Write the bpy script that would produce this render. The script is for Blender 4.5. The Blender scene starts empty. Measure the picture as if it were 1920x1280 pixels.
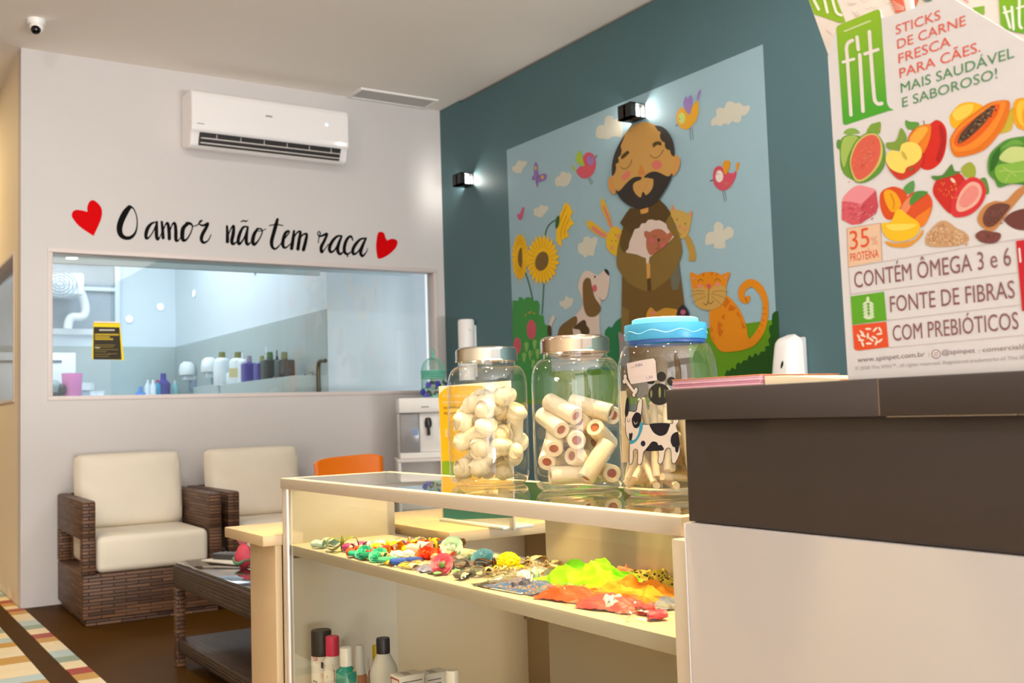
import bpy, bmesh, math, random
import numpy as np
from mathutils import Vector, Matrix, Euler
from mathutils.geometry import tessellate_polygon
random.seed(7)
SC = bpy.context.scene
COL = SC.collection
PI = math.pi

# ------------------------------------------------------------------ camera
EYE = np.array([0.0, 0.0, 1.0])
FPX = 1957.66                                   # focal length in pixels of the 1920 wide frame
def cam_axes(yaw, pit, rol):
    cy, sy, cp, sp, cr, sr = (math.cos(yaw), math.sin(yaw), math.cos(pit), math.sin(pit), math.cos(rol), math.sin(rol))
    f = np.array([sy*cp, cy*cp, sp]); r = np.array([cy, -sy, 0.0]); u = np.cross(r, f)
    return cr*r + sr*u, cr*u - sr*r, f
RIGHT, UP, FWD = cam_axes(math.radians(33.21269983), math.radians(3.91268627), math.radians(-1.78114735))
cam = bpy.data.cameras.new('camera'); cam.sensor_fit = 'HORIZONTAL'; cam.sensor_width = 36.0
cam.lens = 36.0*FPX/1920.0; cam.clip_start = 0.05; cam.clip_end = 100
cam.dof.use_dof = True; cam.dof.focus_distance = 1.95; cam.dof.aperture_fstop = 9.0
camo = bpy.data.objects.new('camera', cam); COL.objects.link(camo)
camo.matrix_world = Matrix(((RIGHT[0], UP[0], -FWD[0], EYE[0]), (RIGHT[1], UP[1], -FWD[1], EYE[1]), (RIGHT[2], UP[2], -FWD[2], EYE[2]), (0, 0, 0, 1)))
SC.camera = camo

# ------------------------------------------------------------------ world, exposure, lights
SC.view_settings.view_transform = 'Standard'; SC.view_settings.look = 'None'
SC.view_settings.gamma = 1.0; SC.view_settings.use_curve_mapping = False
SC.view_settings.exposure = 0.0
w = bpy.data.worlds.new('daylight'); SC.world = w; w.use_nodes = True
wb = w.node_tree.nodes['Background']; wb.inputs[0].default_value = (0.95, 0.97, 1.0, 1); wb.inputs[1].default_value = 1.1
SC.cycles.transparent_max_bounces = 32; SC.cycles.max_bounces = 10; SC.cycles.diffuse_bounces = 5
SC.cycles.caustics_reflective = False; SC.cycles.caustics_refractive = False

def area(name, loc, size, power, col, aim=(0, 0, -1), sy=None, spread=None, shape='DISK'):
    l = bpy.data.lights.new(name, 'AREA'); l.shape = shape if sy is None else 'RECTANGLE'
    l.size = size
    if sy: l.size_y = sy
    l.energy = power; l.color = col
    if spread: l.spread = spread
    o = bpy.data.objects.new(name, l); COL.objects.link(o); o.location = loc
    o.rotation_euler = Vector(aim).to_track_quat('-Z', 'Y').to_euler()
    return o
NEUT = (1.0, 0.945, 0.90); COOL = (0.78, 0.885, 1.0)
CEIL_Z = 3.187
# ceiling downlights of the shop (all above or behind the frame)
for x, y, p in [(-1.6, 4.2, 18), (-1.6, 1.5, 3), (-1.6, -1.2, 3), (0.3, 3.3, 22), (0.3, 0.6, 6), (0.3, -1.6, 6), (2.5, 3.0, 16), (2.6, 0.9, 9), (2.6, -1.3, 6)]:
    area('downlight_lamp', (x, y, CEIL_Z-0.015), 0.14, p, NEUT)
# fill lights added to brighten the white window wall
for x, y, p in [(0.1, 3.2, 4), (1.5, 3.0, 3)]:
    area('wall_fill_light', (x, y, CEIL_Z-0.06), 0.16, p, (1.0, 0.95, 0.90), aim=(.22, 1, -.42), spread=math.radians(110))
# warm halogen spots aimed at the glass display counter
for y, p in [(1.25, 15), (1.85, 15), (2.45, 9)]:
    area('counter_spot_lamp', (1.22, y, CEIL_Z-0.03), 0.10, p, (1.0, 0.72, 0.31), aim=(0, 0, -1), spread=math.radians(50))
# daylight through the open shop front behind the camera, plus a low fill light added to lift the ceiling
area('shopfront_daylight', (-0.6, -3.6, 1.4), 4.5, 60, (0.94, 0.97, 1.0), aim=(0.1, 1, .1), sy=2.0)
area('ceiling_fill_light', (1.2, -3.7, 0.2), 4.4, 780, (0.98, 0.97, 0.96), aim=(0, .75, .66), sy=1.0)
# cool tubes of the grooming room, warm lamp of the corridor
area('grooming_lamp', (2.0, 9.0, CEIL_Z-0.03), 1.6, 60, COOL, sy=2.2)
area('corridor_lamp', (0.0, 8.2, CEIL_Z-0.03), 0.3, 48, (1.0, 0.74, 0.38))
# ------------------------------------------------------------------ helpers
def ray(px, py):
    return RIGHT*((px-960)/FPX) - UP*((py-640)/FPX) + FWD
def P(px, py, axis, val):
    """photo pixel -> the point of the plane axis = val seen there"""
    d = ray(px, py); i = 'xyz'.index(axis); return EYE + d*((val-EYE[i])/d[i])

def lin(h, g=1.0):
    h = h.lstrip('#'); o = []
    for k in (0, 2, 4):
        c = int(h[k:k+2], 16)/255
        c = c/12.92 if c <= .04045 else ((c+.055)/1.055)**2.4
        o.append(min(c*g, 0.92))
    return (*o, 1)
_M = {}
def M(name, hexc='#cccccc', rough=.5, g=1.0, metal=0.0, spec=.5, var=.04, scale=9, bump=0.0, bscale=60, coat=0, emit=0, sub=0, trans=0):
    if name in _M: return _M[name]
    m = bpy.data.materials.new(name); m.use_nodes = True; _M[name] = m
    nt = m.node_tree; N = nt.nodes; L = nt.links; b = N['Principled BSDF']
    c = lin(hexc, g)
    b.inputs['Roughness'].default_value = rough; b.inputs['Metallic'].default_value = metal
    b.inputs['Specular IOR Level'].default_value = spec
    b.inputs['Coat Weight'].default_value = coat; b.inputs['Coat Roughness'].default_value = .08
    if sub: b.inputs['Subsurface Weight'].default_value = sub; b.inputs['Subsurface Radius'].default_value = (.01, .008, .005)
    if trans: b.inputs['Transmission Weight'].default_value = trans
    tc = N.new('ShaderNodeTexCoord'); nz = N.new('ShaderNodeTexNoise'); nz.inputs['Scale'].default_value = scale; nz.inputs['Detail'].default_value = 3
    L.new(tc.outputs['Object'], nz.inputs['Vector'])
    mx = N.new('ShaderNodeMix'); mx.data_type = 'RGBA'
    mx.inputs[6].default_value = tuple(max(0, v*(1-var)) for v in c[:3])+(1,); mx.inputs[7].default_value = tuple(min(1, v*(1+var)) for v in c[:3])+(1,)
    L.new(nz.outputs[0], mx.inputs[0]); L.new(mx.outputs[2], b.inputs['Base Color'])
    if bump:
        n2 = N.new('ShaderNodeTexNoise'); n2.inputs['Scale'].default_value = bscale; n2.inputs['Detail'].default_value = 4
        L.new(tc.outputs['Object'], n2.inputs['Vector'])
        bp = N.new('ShaderNodeBump'); bp.inputs['Strength'].default_value = bump; bp.inputs['Distance'].default_value = .01
        L.new(n2.outputs[0], bp.inputs['Height']); L.new(bp.outputs[0], b.inputs['Normal'])
    if emit:
        b.inputs['Emission Color'].default_value = c; b.inputs['Emission Strength'].default_value = emit
    return m
GAIN = 1.3
def A(hexc):            # printed or painted colour
    return M('paint_%s_%d' % (hexc.lstrip('#'), GAIN*100), hexc, rough=.62, g=GAIN, spec=.3, var=.02, scale=14)
def ramp_mat(name, stops, vec, rough=.55, spec=.3):
    """colour ramp over an Object-space coordinate; stops: [(pos, hex)], vec: function(nodes, links, texcoord) -> scalar socket"""
    m = bpy.data.materials.new(name); m.use_nodes = True; nt = m.node_tree; N = nt.nodes; L = nt.links; b = N['Principled BSDF']
    b.inputs['Roughness'].default_value = rough; b.inputs['Specular IOR Level'].default_value = spec
    tc = N.new('ShaderNodeTexCoord'); r = N.new('ShaderNodeValToRGB'); e = r.color_ramp.elements
    while len(e) < len(stops): e.new(.5)
    for k, (p, h) in enumerate(stops): e[k].position = p; e[k].color = lin(h, GAIN) if isinstance(h, str) else h
    L.new(vec(N, L, tc), r.inputs[0]); L.new(r.outputs[0], b.inputs['Base Color'])
    _M[name] = m; return m
def glass(name, tint=(.985, .99, .985), boost=1.6, rough=.01, ior=1.45, base=0.0):
    """thin clear sheet: what lies behind it shows, edges and lamps reflect"""
    m = bpy.data.materials.new(name); m.use_nodes = True; nt = m.node_tree; N = nt.nodes; L = nt.links
    N.remove(N['Principled BSDF']); out = N['Material Output']
    t = N.new('ShaderNodeBsdfTransparent'); t.inputs[0].default_value = (*tint, 1)
    gl = N.new('ShaderNodeBsdfGlossy'); gl.inputs['Roughness'].default_value = rough; gl.inputs[0].default_value = (1, 1, 1, 1)
    lw = N.new('ShaderNodeLayerWeight'); lw.inputs['Blend'].default_value = .5
    fr = N.new('ShaderNodeMath'); fr.operation = 'POWER'; fr.inputs[1].default_value = 5.0; L.new(lw.outputs['Facing'], fr.inputs[0])
    tc = N.new('ShaderNodeTexCoord'); nz = N.new('ShaderNodeTexNoise'); nz.inputs['Scale'].default_value = 6
    L.new(tc.outputs['Object'], nz.inputs['Vector'])
    ma = N.new('ShaderNodeMath'); ma.operation = 'MULTIPLY_ADD'; ma.use_clamp = True
    ma.inputs[1].default_value = .9; ma.inputs[2].default_value = .035*boost+base
    L.new(fr.outputs[0], ma.inputs[0])
    mb = N.new('ShaderNodeMath'); mb.operation = 'MULTIPLY_ADD'; mb.inputs[1].default_value = .01; mb.use_clamp = True
    L.new(nz.outputs[0], mb.inputs[0]); L.new(ma.outputs[0], mb.inputs[2])
    mx = N.new('ShaderNodeMixShader'); L.new(mb.outputs[0], mx.inputs[0]); L.new(t.outputs[0], mx.inputs[1]); L.new(gl.outputs[0], mx.inputs[2])
    L.new(mx.outputs[0], out.inputs[0]); _M[name] = m; return m
def weave(name, c1, c2, row=.011, col=.05, rough=.5):
    m = bpy.data.materials.new(name); m.use_nodes = True; nt = m.node_tree; N = nt.nodes; L = nt.links; b = N['Principled BSDF']
    b.inputs['Roughness'].default_value = rough
    tc = N.new('ShaderNodeTexCoord'); sp = N.new('ShaderNodeSeparateXYZ'); L.new(tc.outputs['Object'], sp.inputs[0])
    ad = N.new('ShaderNodeMath'); ad.operation = 'ADD'; L.new(sp.outputs[0], ad.inputs[0]); L.new(sp.outputs[1], ad.inputs[1])
    geo = N.new('ShaderNodeNewGeometry'); sn = N.new('ShaderNodeSeparateXYZ'); L.new(geo.outputs['Normal'], sn.inputs[0])
    ab = N.new('ShaderNodeMath'); ab.operation = 'ABSOLUTE'; L.new(sn.outputs[2], ab.inputs[0])
    gt = N.new('ShaderNodeMath'); gt.operation = 'GREATER_THAN'; gt.inputs[1].default_value = .7; L.new(ab.outputs[0], gt.inputs[0])
    mu = N.new('ShaderNodeMix'); L.new(gt.outputs[0], mu.inputs[0]); L.new(ad.outputs[0], mu.inputs[2]); L.new(sp.outputs[0], mu.inputs[3])
    mv = N.new('ShaderNodeMix'); L.new(gt.outputs[0], mv.inputs[0]); L.new(sp.outputs[2], mv.inputs[2]); L.new(sp.outputs[1], mv.inputs[3])
    cb = N.new('ShaderNodeCombineXYZ'); L.new(mu.outputs[0], cb.inputs[0]); L.new(mv.outputs[0], cb.inputs[1])
    br = N.new('ShaderNodeTexBrick'); br.inputs['Scale'].default_value = 1; br.inputs['Brick Width'].default_value = col
    br.inputs['Row Height'].default_value = row; br.inputs['Mortar Size'].default_value = row*.16; br.inputs['Mortar Smooth'].default_value = 1.0
    br.inputs['Color1'].default_value = lin(c1); br.inputs['Color2'].default_value = lin(c2); br.inputs['Mortar'].default_value = lin('#20120a')
    L.new(cb.outputs[0], br.inputs['Vector'])
    nz = N.new('ShaderNodeTexNoise'); nz.inputs['Scale'].default_value = 14; L.new(tc.outputs['Object'], nz.inputs['Vector'])
    mx = N.new('ShaderNodeMix'); mx.data_type = 'RGBA'; mx.blend_type = 'MULTIPLY'; mx.inputs[0].default_value = .25
    L.new(br.outputs[0], mx.inputs[6]); L.new(nz.outputs[0], mx.inputs[7]); L.new(mx.outputs[2], b.inputs['Base Color'])
    bp = N.new('ShaderNodeBump'); bp.inputs['Strength'].default_value = .8; bp.inputs['Distance'].default_value = .004; bp.invert = True
    L.new(br.outputs['Fac'], bp.inputs['Height']); L.new(bp.outputs[0], b.inputs['Normal'])
    _M[name] = m; return m

class MB:
    def __init__(s): s.v = []; s.f = []; s.mi = []; s.sm = []
    def add(s, vs, fs, mi=0, sm=False):
        o = len(s.v); s.v += [tuple(map(float, v)) for v in vs]
        for f in fs: s.f.append([i+o for i in f]); s.mi.append(mi); s.sm.append(sm)
        return s
    def bm(s, b, mi=0, sm=False, mat=None):
        b.verts.ensure_lookup_table(); b.verts.index_update()
        vs = [(mat @ v.co if mat else v.co) for v in b.verts]
        s.add(vs, [[v.index for v in f.verts] for f in b.faces], mi, sm); b.free(); return s
    def box(s, lo, hi, bev=0.0, mi=0, seg=2, rz=0.0, mat=None):
        b = bmesh.new(); bmesh.ops.create_cube(b, size=1.0)
        d = [hi[k]-lo[k] for k in range(3)]; c = [(hi[k]+lo[k])/2 for k in range(3)]
        for v in b.verts: v.co = Vector((v.co.x*d[0], v.co.y*d[1], v.co.z*d[2]))
        if bev: bmesh.ops.bevel(b, geom=list(b.edges), offset=min(bev, min(abs(x) for x in d)*.49), segments=seg, profile=.5, affect='EDGES')
        m = Matrix.Translation(c) @ Matrix.Rotation(rz, 4, 'Z')
        if mat: m = mat @ m
        return s.bm(b, mi, bool(bev), m)
    def lathe(s, prof, c=(0, 0, 0), n=32, mi=0, sm=True, mat=None, a0=0.0, a1=2*PI):
        full = abs(a1-a0-2*PI) < 1e-6; m = n if full else n+1
        vs = []; fs = []
        for r, z in prof:
            for k in range(m):
                a = a0+(a1-a0)*k/n; p = Vector((r*math.cos(a), r*math.sin(a), z))
                if mat: p = mat @ p
                vs.append((p.x+c[0], p.y+c[1], p.z+c[2]))
        for j in range(len(prof)-1):
            for k in range(n):
                k2 = (k+1) % m
                fs.append([j*m+k, j*m+k2, (j+1)*m+k2, (j+1)*m+k])
        return s.add(vs, fs, mi, sm)
    def tube(s, pts, r, n=8, mi=0, sm=True, cap=True, closed=False):
        pts = [np.array(p, float) for p in pts]; k = len(pts); rr = r if hasattr(r, '__len__') else [r]*k
        vs = []; fs = []; up = None
        for i, p in enumerate(pts):
            t = pts[(i+1) % k if closed else min(i+1, k-1)]-pts[(i-1) % k if closed else max(i-1, 0)]; t = t/(np.linalg.norm(t)+1e-12)
            if up is None: up = np.array([0, 0, 1.]) if abs(t[2]) < .9 else np.array([1., 0, 0])
            u = up-t*up.dot(t); u /= np.linalg.norm(u)+1e-12; up = u; v = np.cross(t, u)
            for j in range(n): a = 2*PI*j/n; vs.append(p+rr[i]*(math.cos(a)*u+math.sin(a)*v))
        for i in range(k if closed else k-1):
            i2 = (i+1) % k
            for j in range(n): fs.append([i*n+j, i*n+(j+1) % n, i2*n+(j+1) % n, i2*n+j])
        if cap and not closed: fs.append(list(range(n))[::-1]); fs.append([(k-1)*n+j for j in range(n)])
        return s.add(vs, fs, mi, sm)
    def ell(s, c, r, mi=0, n=12, mat=None, noise=0.0, seed=0):
        b = bmesh.new(); bmesh.ops.create_uvsphere(b, u_segments=n, v_segments=max(6, n*2//3), radius=1.0)
        rg = random.Random(seed)
        ph = [rg.uniform(0, 6.28) for _ in range(6)]
        for v in b.verts:
            q = v.co.copy(); f = 1
            if noise: f += noise*(math.sin(3*q.x+ph[0])+math.sin(4*q.y+ph[1])+math.sin(5*q.z+ph[2])+.6*math.sin(9*q.x+6*q.y+ph[3]))/3
            v.co = Vector((q.x*r[0]*f, q.y*r[1]*f, q.z*r[2]*f))
        m = Matrix.Translation(c)
        if mat: m = m @ mat.to_4x4()
        return s.bm(b, mi, True, m)
    def prism(s, poly, axis, a0, a1, mi=0):
        ax = 'xyz'.index(axis); n = len(poly)
        def mk(p, a): q = list(p); q.insert(ax, a); return q
        vs = [mk(p, a0) for p in poly]+[mk(p, a1) for p in poly]
        fs = [list(range(n))[::-1], [n+i for i in range(n)]]+[[i, (i+1) % n, n+(i+1) % n, n+i] for i in range(n)]
        return s.add(vs, fs, mi)
    def quad(s, *p, mi=0): return s.add(p, [list(range(len(p)))], mi)
    def grid(s, fn, nu, nv, mi=0, sm=True, wrap=False):
        vs = [fn(i/nu, j/nv) for j in range(nv+1) for i in range(nu+1)]
        fs = [[j*(nu+1)+i, j*(nu+1)+i+1, (j+1)*(nu+1)+i+1, (j+1)*(nu+1)+i] for j in range(nv) for i in range(nu)]
        return s.add(vs, fs, mi, sm)
    def mesh(s, name, mats, off=(0, 0, 0)):
        me = bpy.data.meshes.new(name)
        me.from_pydata([(v[0]-off[0], v[1]-off[1], v[2]-off[2]) for v in s.v], [], s.f)
        for m in (mats if isinstance(mats, (list, tuple)) else [mats]): me.materials.append(m)
        me.polygons.foreach_set('material_index', s.mi); me.polygons.foreach_set('use_smooth', s.sm)
        b = bmesh.new(); b.from_mesh(me); bmesh.ops.recalc_face_normals(b, faces=b.faces); b.to_mesh(me); b.free()
        if any(s.sm): me.set_sharp_from_angle(angle=math.radians(42))
        me.update(); return me
    def build(s, name, mats, parent=None, local=False, loc=None):
        """one mesh object; vertices are in world space (local=True: already in the parent's or object's own space)"""
        off = (0, 0, 0)
        if parent is not None and not local:
            off = parent.location
            if parent.parent: off = off+parent.parent.location
        if parent is None and loc is not None and not local: off = loc
        o = bpy.data.objects.new(name, s.mesh(name, mats, off)); COL.objects.link(o)
        if parent is not None: o.parent = parent
        if loc is not None: o.location = loc
        return o
def thing(name, label, cat, loc=(0, 0, 0), group=None, rz=0.0):
    o = bpy.data.objects.new(name, None); COL.objects.link(o); o.location = loc; o.rotation_euler = (0, 0, rz)
    o.empty_display_size = .05
    return tag(o, label, cat, group)
def tag(o, label, cat, group=None):
    o['label'] = label; o['category'] = cat
    if group: o['group'] = group
    return o
def struct(o): o['kind'] = 'structure'; return o
def dup(root, loc, rot=None, label=None, group=None):
    r = root.copy(); COL.objects.link(r); r.location = loc
    if rot is not None: r.rotation_euler = rot
    if label: r['label'] = label
    if group: r['group'] = group
    for ch in list(root.children):
        c = ch.copy(); COL.objects.link(c); c.parent = r
        for g in ch.children:
            d = g.copy(); COL.objects.link(d); d.parent = c
    return r

# ---- flat artwork: polygons given in photo pixels, laid on the real surface they are printed on
def catmull(pts, closed=True, k=5):
    n = len(pts); out = []
    for i in range(n if closed else n-1):
        p0, p1, p2, p3 = [np.array(pts[(i+d) % n] if closed else pts[min(max(i+d, 0), n-1)], float) for d in (-1, 0, 1, 2)]
        for t in np.arange(k)/k:
            out.append(.5*(2*p1+(p2-p0)*t+(2*p0-5*p1+4*p2-p3)*t*t+(3*p1-p0-3*p2+p3)*t**3))
    if not closed: out.append(np.array(pts[-1], float))
    return out
def on_plane(axis, val, sign):
    i = 'xyz'.index(axis)
    def f(px, py, off=0.0): return P(px, py, axis, val+sign*off)
    return f
def on_cyl(cx, cy, r):
    def f(px, py, off=0.0):
        d = ray(px, py); ox, oy = EYE[0]-cx, EYE[1]-cy; R = r+off
        a = d[0]**2+d[1]**2; b = 2*(ox*d[0]+oy*d[1]); c = ox*ox+oy*oy-R*R
        q = max(b*b-4*a*c, 0.0); return EYE+d*((-b-math.sqrt(q))/(2*a))
    return f
class Art:
    def __init__(s, surf, step=.0004, fine=0):
        s.surf = surf; s.step = step; s.fine = fine; s.mb = MB(); s.mats = []; s.fr = (0, 0, 1.0); s.lay = 1; s.n = 0
    def frame(s, x0, y0, sc): s.fr = (x0, y0, sc); return s
    def px(s, p): return (s.fr[0]+p[0]/s.fr[2], s.fr[1]+p[1]/s.fr[2])
    def mi(s, m):
        if isinstance(m, str): m = A(m)
        if m not in s.mats: s.mats.append(m)
        return s.mats.index(m)
    def raw(s, pts, m, lay=None):
        """fill a polygon given in photo pixels"""
        if lay is None: s.lay += 1; lay = s.lay
        s.n += 1; off = s.step*(lay+.5*(s.n % 97)/97)
        pts = [tuple(p) for p in pts]
        tris = tessellate_polygon([[Vector((p[0], p[1], 0)) for p in pts]])
        vs = list(pts); tr = [list(t) for t in tris]
        if s.fine:
            for _ in range(5):
                nt = []; mid = {}; ch = False
                def mp(a, b):
                    k = (min(a, b), max(a, b))
                    if k not in mid: mid[k] = len(vs); vs.append(((vs[a][0]+vs[b][0])/2, (vs[a][1]+vs[b][1])/2))
                    return mid[k]
                for a, b, c in tr:
                    e = [(abs(vs[p][0]-vs[q][0]), p, q) for p, q in ((a, b), (b, c), (c, a))]
                    if max(e)[0] > s.fine:
                        ch = True; ab, bc, ca = mp(a, b), mp(b, c), mp(c, a)
                        nt += [[a, ab, ca], [ab, b, bc], [ca, bc, c], [ab, bc, ca]]
                    else: nt.append([a, b, c])
                tr = nt
                if not ch: break
        s.mb.add([s.surf(p[0], p[1], off) for p in vs], tr, s.mi(m))
        return s
    def poly(s, pts, m, smooth=True, lay=None, k=5):
        q = [s.px(p) for p in pts]
        return s.raw(catmull(q, True, k) if smooth else q, m, lay)
    def ell(s, c, rx, ry, m, rot=0, lay=None, n=28):
        a = math.radians(rot); ca, sa = math.cos(a), math.sin(a)
        return s.raw([s.px((c[0]+rx*math.cos(t)*ca-ry*math.sin(t)*sa, c[1]+rx*math.cos(t)*sa+ry*math.sin(t)*ca)) for t in np.linspace(0, 2*PI, n, endpoint=False)], m, lay)
    def stroke(s, pts, w, m, smooth=True, lay=None, k=6):
        """w: one width, or None when the points carry their own as a third value"""
        if lay is None: s.lay += 1; lay = s.lay
        q = [(*p[:2], p[2] if w is None else w) for p in pts]
        if smooth and len(q) > 2: q = catmull(q, False, k)
        L = []; R_ = []
        for i in range(len(q)):
            a = np.array(q[max(i-1, 0)][:2]); b = np.array(q[min(i+1, len(q)-1)][:2]); t = b-a; t = t/(np.linalg.norm(t)+1e-9)
            nrm = np.array([-t[1], t[0]]); c = np.array(q[i][:2]); h = q[i][2]/2
            L.append(s.px(c+nrm*h)); R_.append(s.px(c-nrm*h))
        s.n += 1; off = s.step*(lay+.5*(s.n % 97)/97); n = len(L)
        s.mb.add([s.surf(*p, off) for p in L]+[s.surf(*p, off) for p in R_], [[i, i+1, n+i+1, n+i] for i in range(n-1)], s.mi(m))
        for e in (0, -1):                       # round ends
            c = q[e]; r = c[2]/2
            s.raw([s.px((c[0]+r*math.cos(t), c[1]+r*math.sin(t))) for t in np.linspace(0, 2*PI, 10, endpoint=False)], m, lay)
        return s
    def text(s, string, a, b, cap, m, up=None, lay=None):
        """string set between two baseline pixels, cap pixels high at its left end"""
        if lay is None: s.lay += 1; lay = s.lay
        vs, fs, x0, x1, ch = glyphs(string); s.n += 1; off = s.step*(lay+.5*(s.n % 97)/97)
        pa, pb = s.px(a), s.px(b); c = cap/s.fr[2]
        A0 = s.surf(*pa, off); B0 = s.surf(*pb, off); T0 = s.surf(pa[0], pa[1]-c, off)
        e1 = (B0-A0)/(x1-x0); hgt = np.linalg.norm(T0-A0)/ch; e2 = np.array([0, 0, 1.0])*hgt
        s.mb.add([A0+e1*(v[0]-x0)+e2*v[1] for v in vs], fs, s.mi(m)); return s
    def build(s, name, parent=None, loc=None): return s.mb.build(name, s.mats, parent, loc=loc)
_G = {}
def glyphs(string):
    if string not in _G:
        cu = bpy.data.curves.new('lettering', 'FONT'); cu.body = string; cu.resolution_u = 3; cu.fill_mode = 'FRONT'
        o = bpy.data.objects.new('lettering', cu); COL.objects.link(o)
        me = bpy.data.meshes.new_from_object(o.evaluated_get(bpy.context.evaluated_depsgraph_get()))
        vs = [tuple(v.co) for v in me.vertices]; fs = [list(p.vertices) for p in me.polygons]
        bpy.data.objects.remove(o); bpy.data.curves.remove(cu); bpy.data.meshes.remove(me)
        xs = [v[0] for v in vs] or [0, 1]; _G[string] = (vs, fs, min(xs), max(xs), .69)
    return _G[string]
# ------------------------------------------------------------------ materials of the place
white_paint = M('white_wall_paint', '#d0cbc9', .75, spec=.2, var=.015, scale=3, bump=.03, bscale=180)
ceil_paint = M('ceiling_paint', '#f6efe6', .8, spec=.2, var=.02, scale=2)
teal_paint = M('teal_wall_paint', '#506f75', .6, spec=.3, var=.03, scale=3, bump=.03, bscale=180)
corr_paint = M('corridor_paint', '#ecdfc9', .7, spec=.2, var=.02, scale=3)
groom_paint = M('grooming_wall_paint', '#dfeaf2', .6, spec=.3, var=.015, scale=3)
frame_paint = M('window_frame_paint', '#d6cac6', .45, var=.02)
lam = M('cream_laminate', '#c2b6a3', .42, var=.02, scale=5)
lam_edge = M('laminate_edge_band', '#d6ccc2', .5, var=.02)
dark_lam = M('charcoal_laminate', '#403836', .45, var=.05, scale=12, bump=.02, bscale=300)
alu = M('pale_aluminium_channel', '#f0eceb', .35, metal=.2)
window_glass = glass('window_glass', (.96, .985, .99), 1.5, .005)
top_glass = glass('counter_glass', (.95, .975, .965), 2.4, .005, base=.02)
jar_glass = glass('jar_glass', (.98, .985, .965), 2.6, .02)
X_T, Y_B = 3.657, 6.444           # teal wall plane, white window wall plane

# floor: polished brown cement
def floor_mat():
    m = M('polished_cement', '#4c300a', .5, spec=.04, var=.22, scale=2.6, bump=.02, bscale=40); return m
FX0, FX1, FY0, FY1 = -3.0, 3.78, -4.0, 14.0
struct(MB().box((FX0, FY0, -.12), (FX1, FY1, 0)).build('floor', floor_mat()))
struct(MB().box((FX0, FY0, CEIL_Z), (FX1+.2, FY1, CEIL_Z+.12)).build('ceiling', ceil_paint))
struct(MB().box((FX0-.12, FY0, 0), (FX0, FY1, CEIL_Z)).build('wall_left', corr_paint))
struct(MB().box((FX0, FY1, 0), (FX1+.1, FY1+.12, CEIL_Z)).build('wall_far', corr_paint))
# teal wall, stopping short of the ceiling with a shadow gap; the last stretch by the corner goes right up
wr = MB()
wr.box((X_T, FY0, 0), (X_T+.15, 6.16, CEIL_Z-.022)); wr.box((X_T, 6.16, 0), (X_T+.15, Y_B+.1, CEIL_Z)); wr.box((X_T+.05, FY0, CEIL_Z-.022), (X_T+.15, 6.16, CEIL_Z))
struct(wr.build('wall_right', teal_paint))
# white wall with the long window opening
WX0, WX1, WZ0, WZ1 = 1.04, 3.60, 1.152, 2.036
XC = .90
wb_ = MB(); T = .11
wb_.box((XC, Y_B, 0), (X_T, Y_B+T, WZ0)); wb_.box((XC, Y_B, WZ1), (X_T, Y_B+T, CEIL_Z)); wb_.box((XC, Y_B, WZ0), (WX0, Y_B+T, WZ1)); wb_.box((WX1, Y_B, WZ0), (X_T, Y_B+T, WZ1))
struct(wb_.build('wall_back', white_paint))
def window(name, axis, plane, a0, a1, depth, fw=.028):
    """frame lining an opening; axis: direction along which the window runs"""
    fr = MB()
    def bx(lo, hi):
        fr.box((lo[0], plane-.006, lo[1]) if axis == 'x' else (plane-.006, lo[0], lo[1]), (hi[0], plane+depth, hi[1]) if axis == 'x' else (plane+depth, hi[0], hi[1]), .003)
    bx((a0, WZ0), (a1, WZ0+fw*.9)); bx((a0, WZ1-fw), (a1, WZ1)); bx((a0, WZ0+fw*.9), (a0+fw, WZ1-fw)); bx((a1-fw, WZ0+fw*.9), (a1, WZ1-fw))
    o = fr.build(name, frame_paint); struct(o)
    g = MB(); q = plane+.055
    lo, hi = (a0+fw, WZ0+fw*.9), (a1-fw, WZ1-fw)
    if axis == 'x': g.box((lo[0], q, lo[1]), (hi[0], q+.006, hi[1]))
    else: g.box((q, lo[0], lo[1]), (q+.006, hi[0], hi[1]))
    g.build('pane', window_glass, o); return o
window('window_1', 'x', Y_B, WX0, WX1, .10)
# corridor side of the grooming room, with its own window
CY0, CY1 = 6.69, 8.6
cw = MB()
cw.box((XC, Y_B+T, 0), (XC+.11, FY1, WZ0)); cw.box((XC, Y_B+T, WZ1), (XC+.11, FY1, CEIL_Z)); cw.box((XC, Y_B+T, WZ0), (XC+.11, CY0, WZ1)); cw.box((XC, CY1, WZ0), (XC+.11, FY1, WZ1))
struct(cw.build('wall_corridor', corr_paint))
window('window_2', 'y', XC, CY0, CY1, .10, .02)
# grooming room: grey wainscot of tile under pale blue paint
GX, GY, GZ = 3.04, 11.1, 1.80
tile = M('grey_green_tile', '#b2bfbf', .4, var=.07, scale=5)
def brick_tile():
    m = tile; nt = m.node_tree; return m
g = MB(); g.box((XC+.11, GY, GZ), (GX, GY+.1, CEIL_Z)); g.box((GX, 7.181, GZ), (GX+.1, GY+.1, CEIL_Z)); g.box((GX, 7.1, 0), (X_T+.2, 7.18, CEIL_Z))
struct(g.build('wall_grooming', groom_paint))
g = MB(); g.box((XC+.11, GY-.012, 0), (GX, GY+.1, GZ)); g.box((GX-.012, 7.101, 0), (GX, GY-.012, GZ))
struct(g.build('trim_1', tile))
g = MB(); g.box((XC+.11, Y_B+T, 2.06), (X_T, 7.02, 2.11), .003); g.box((XC+.11, 6.98, 2.028), (GX-.1, 7.02, 2.06))
struct(g.build('trim_2', M('grooming_soffit_paint', '#d2e2e8', .6)))
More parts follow.
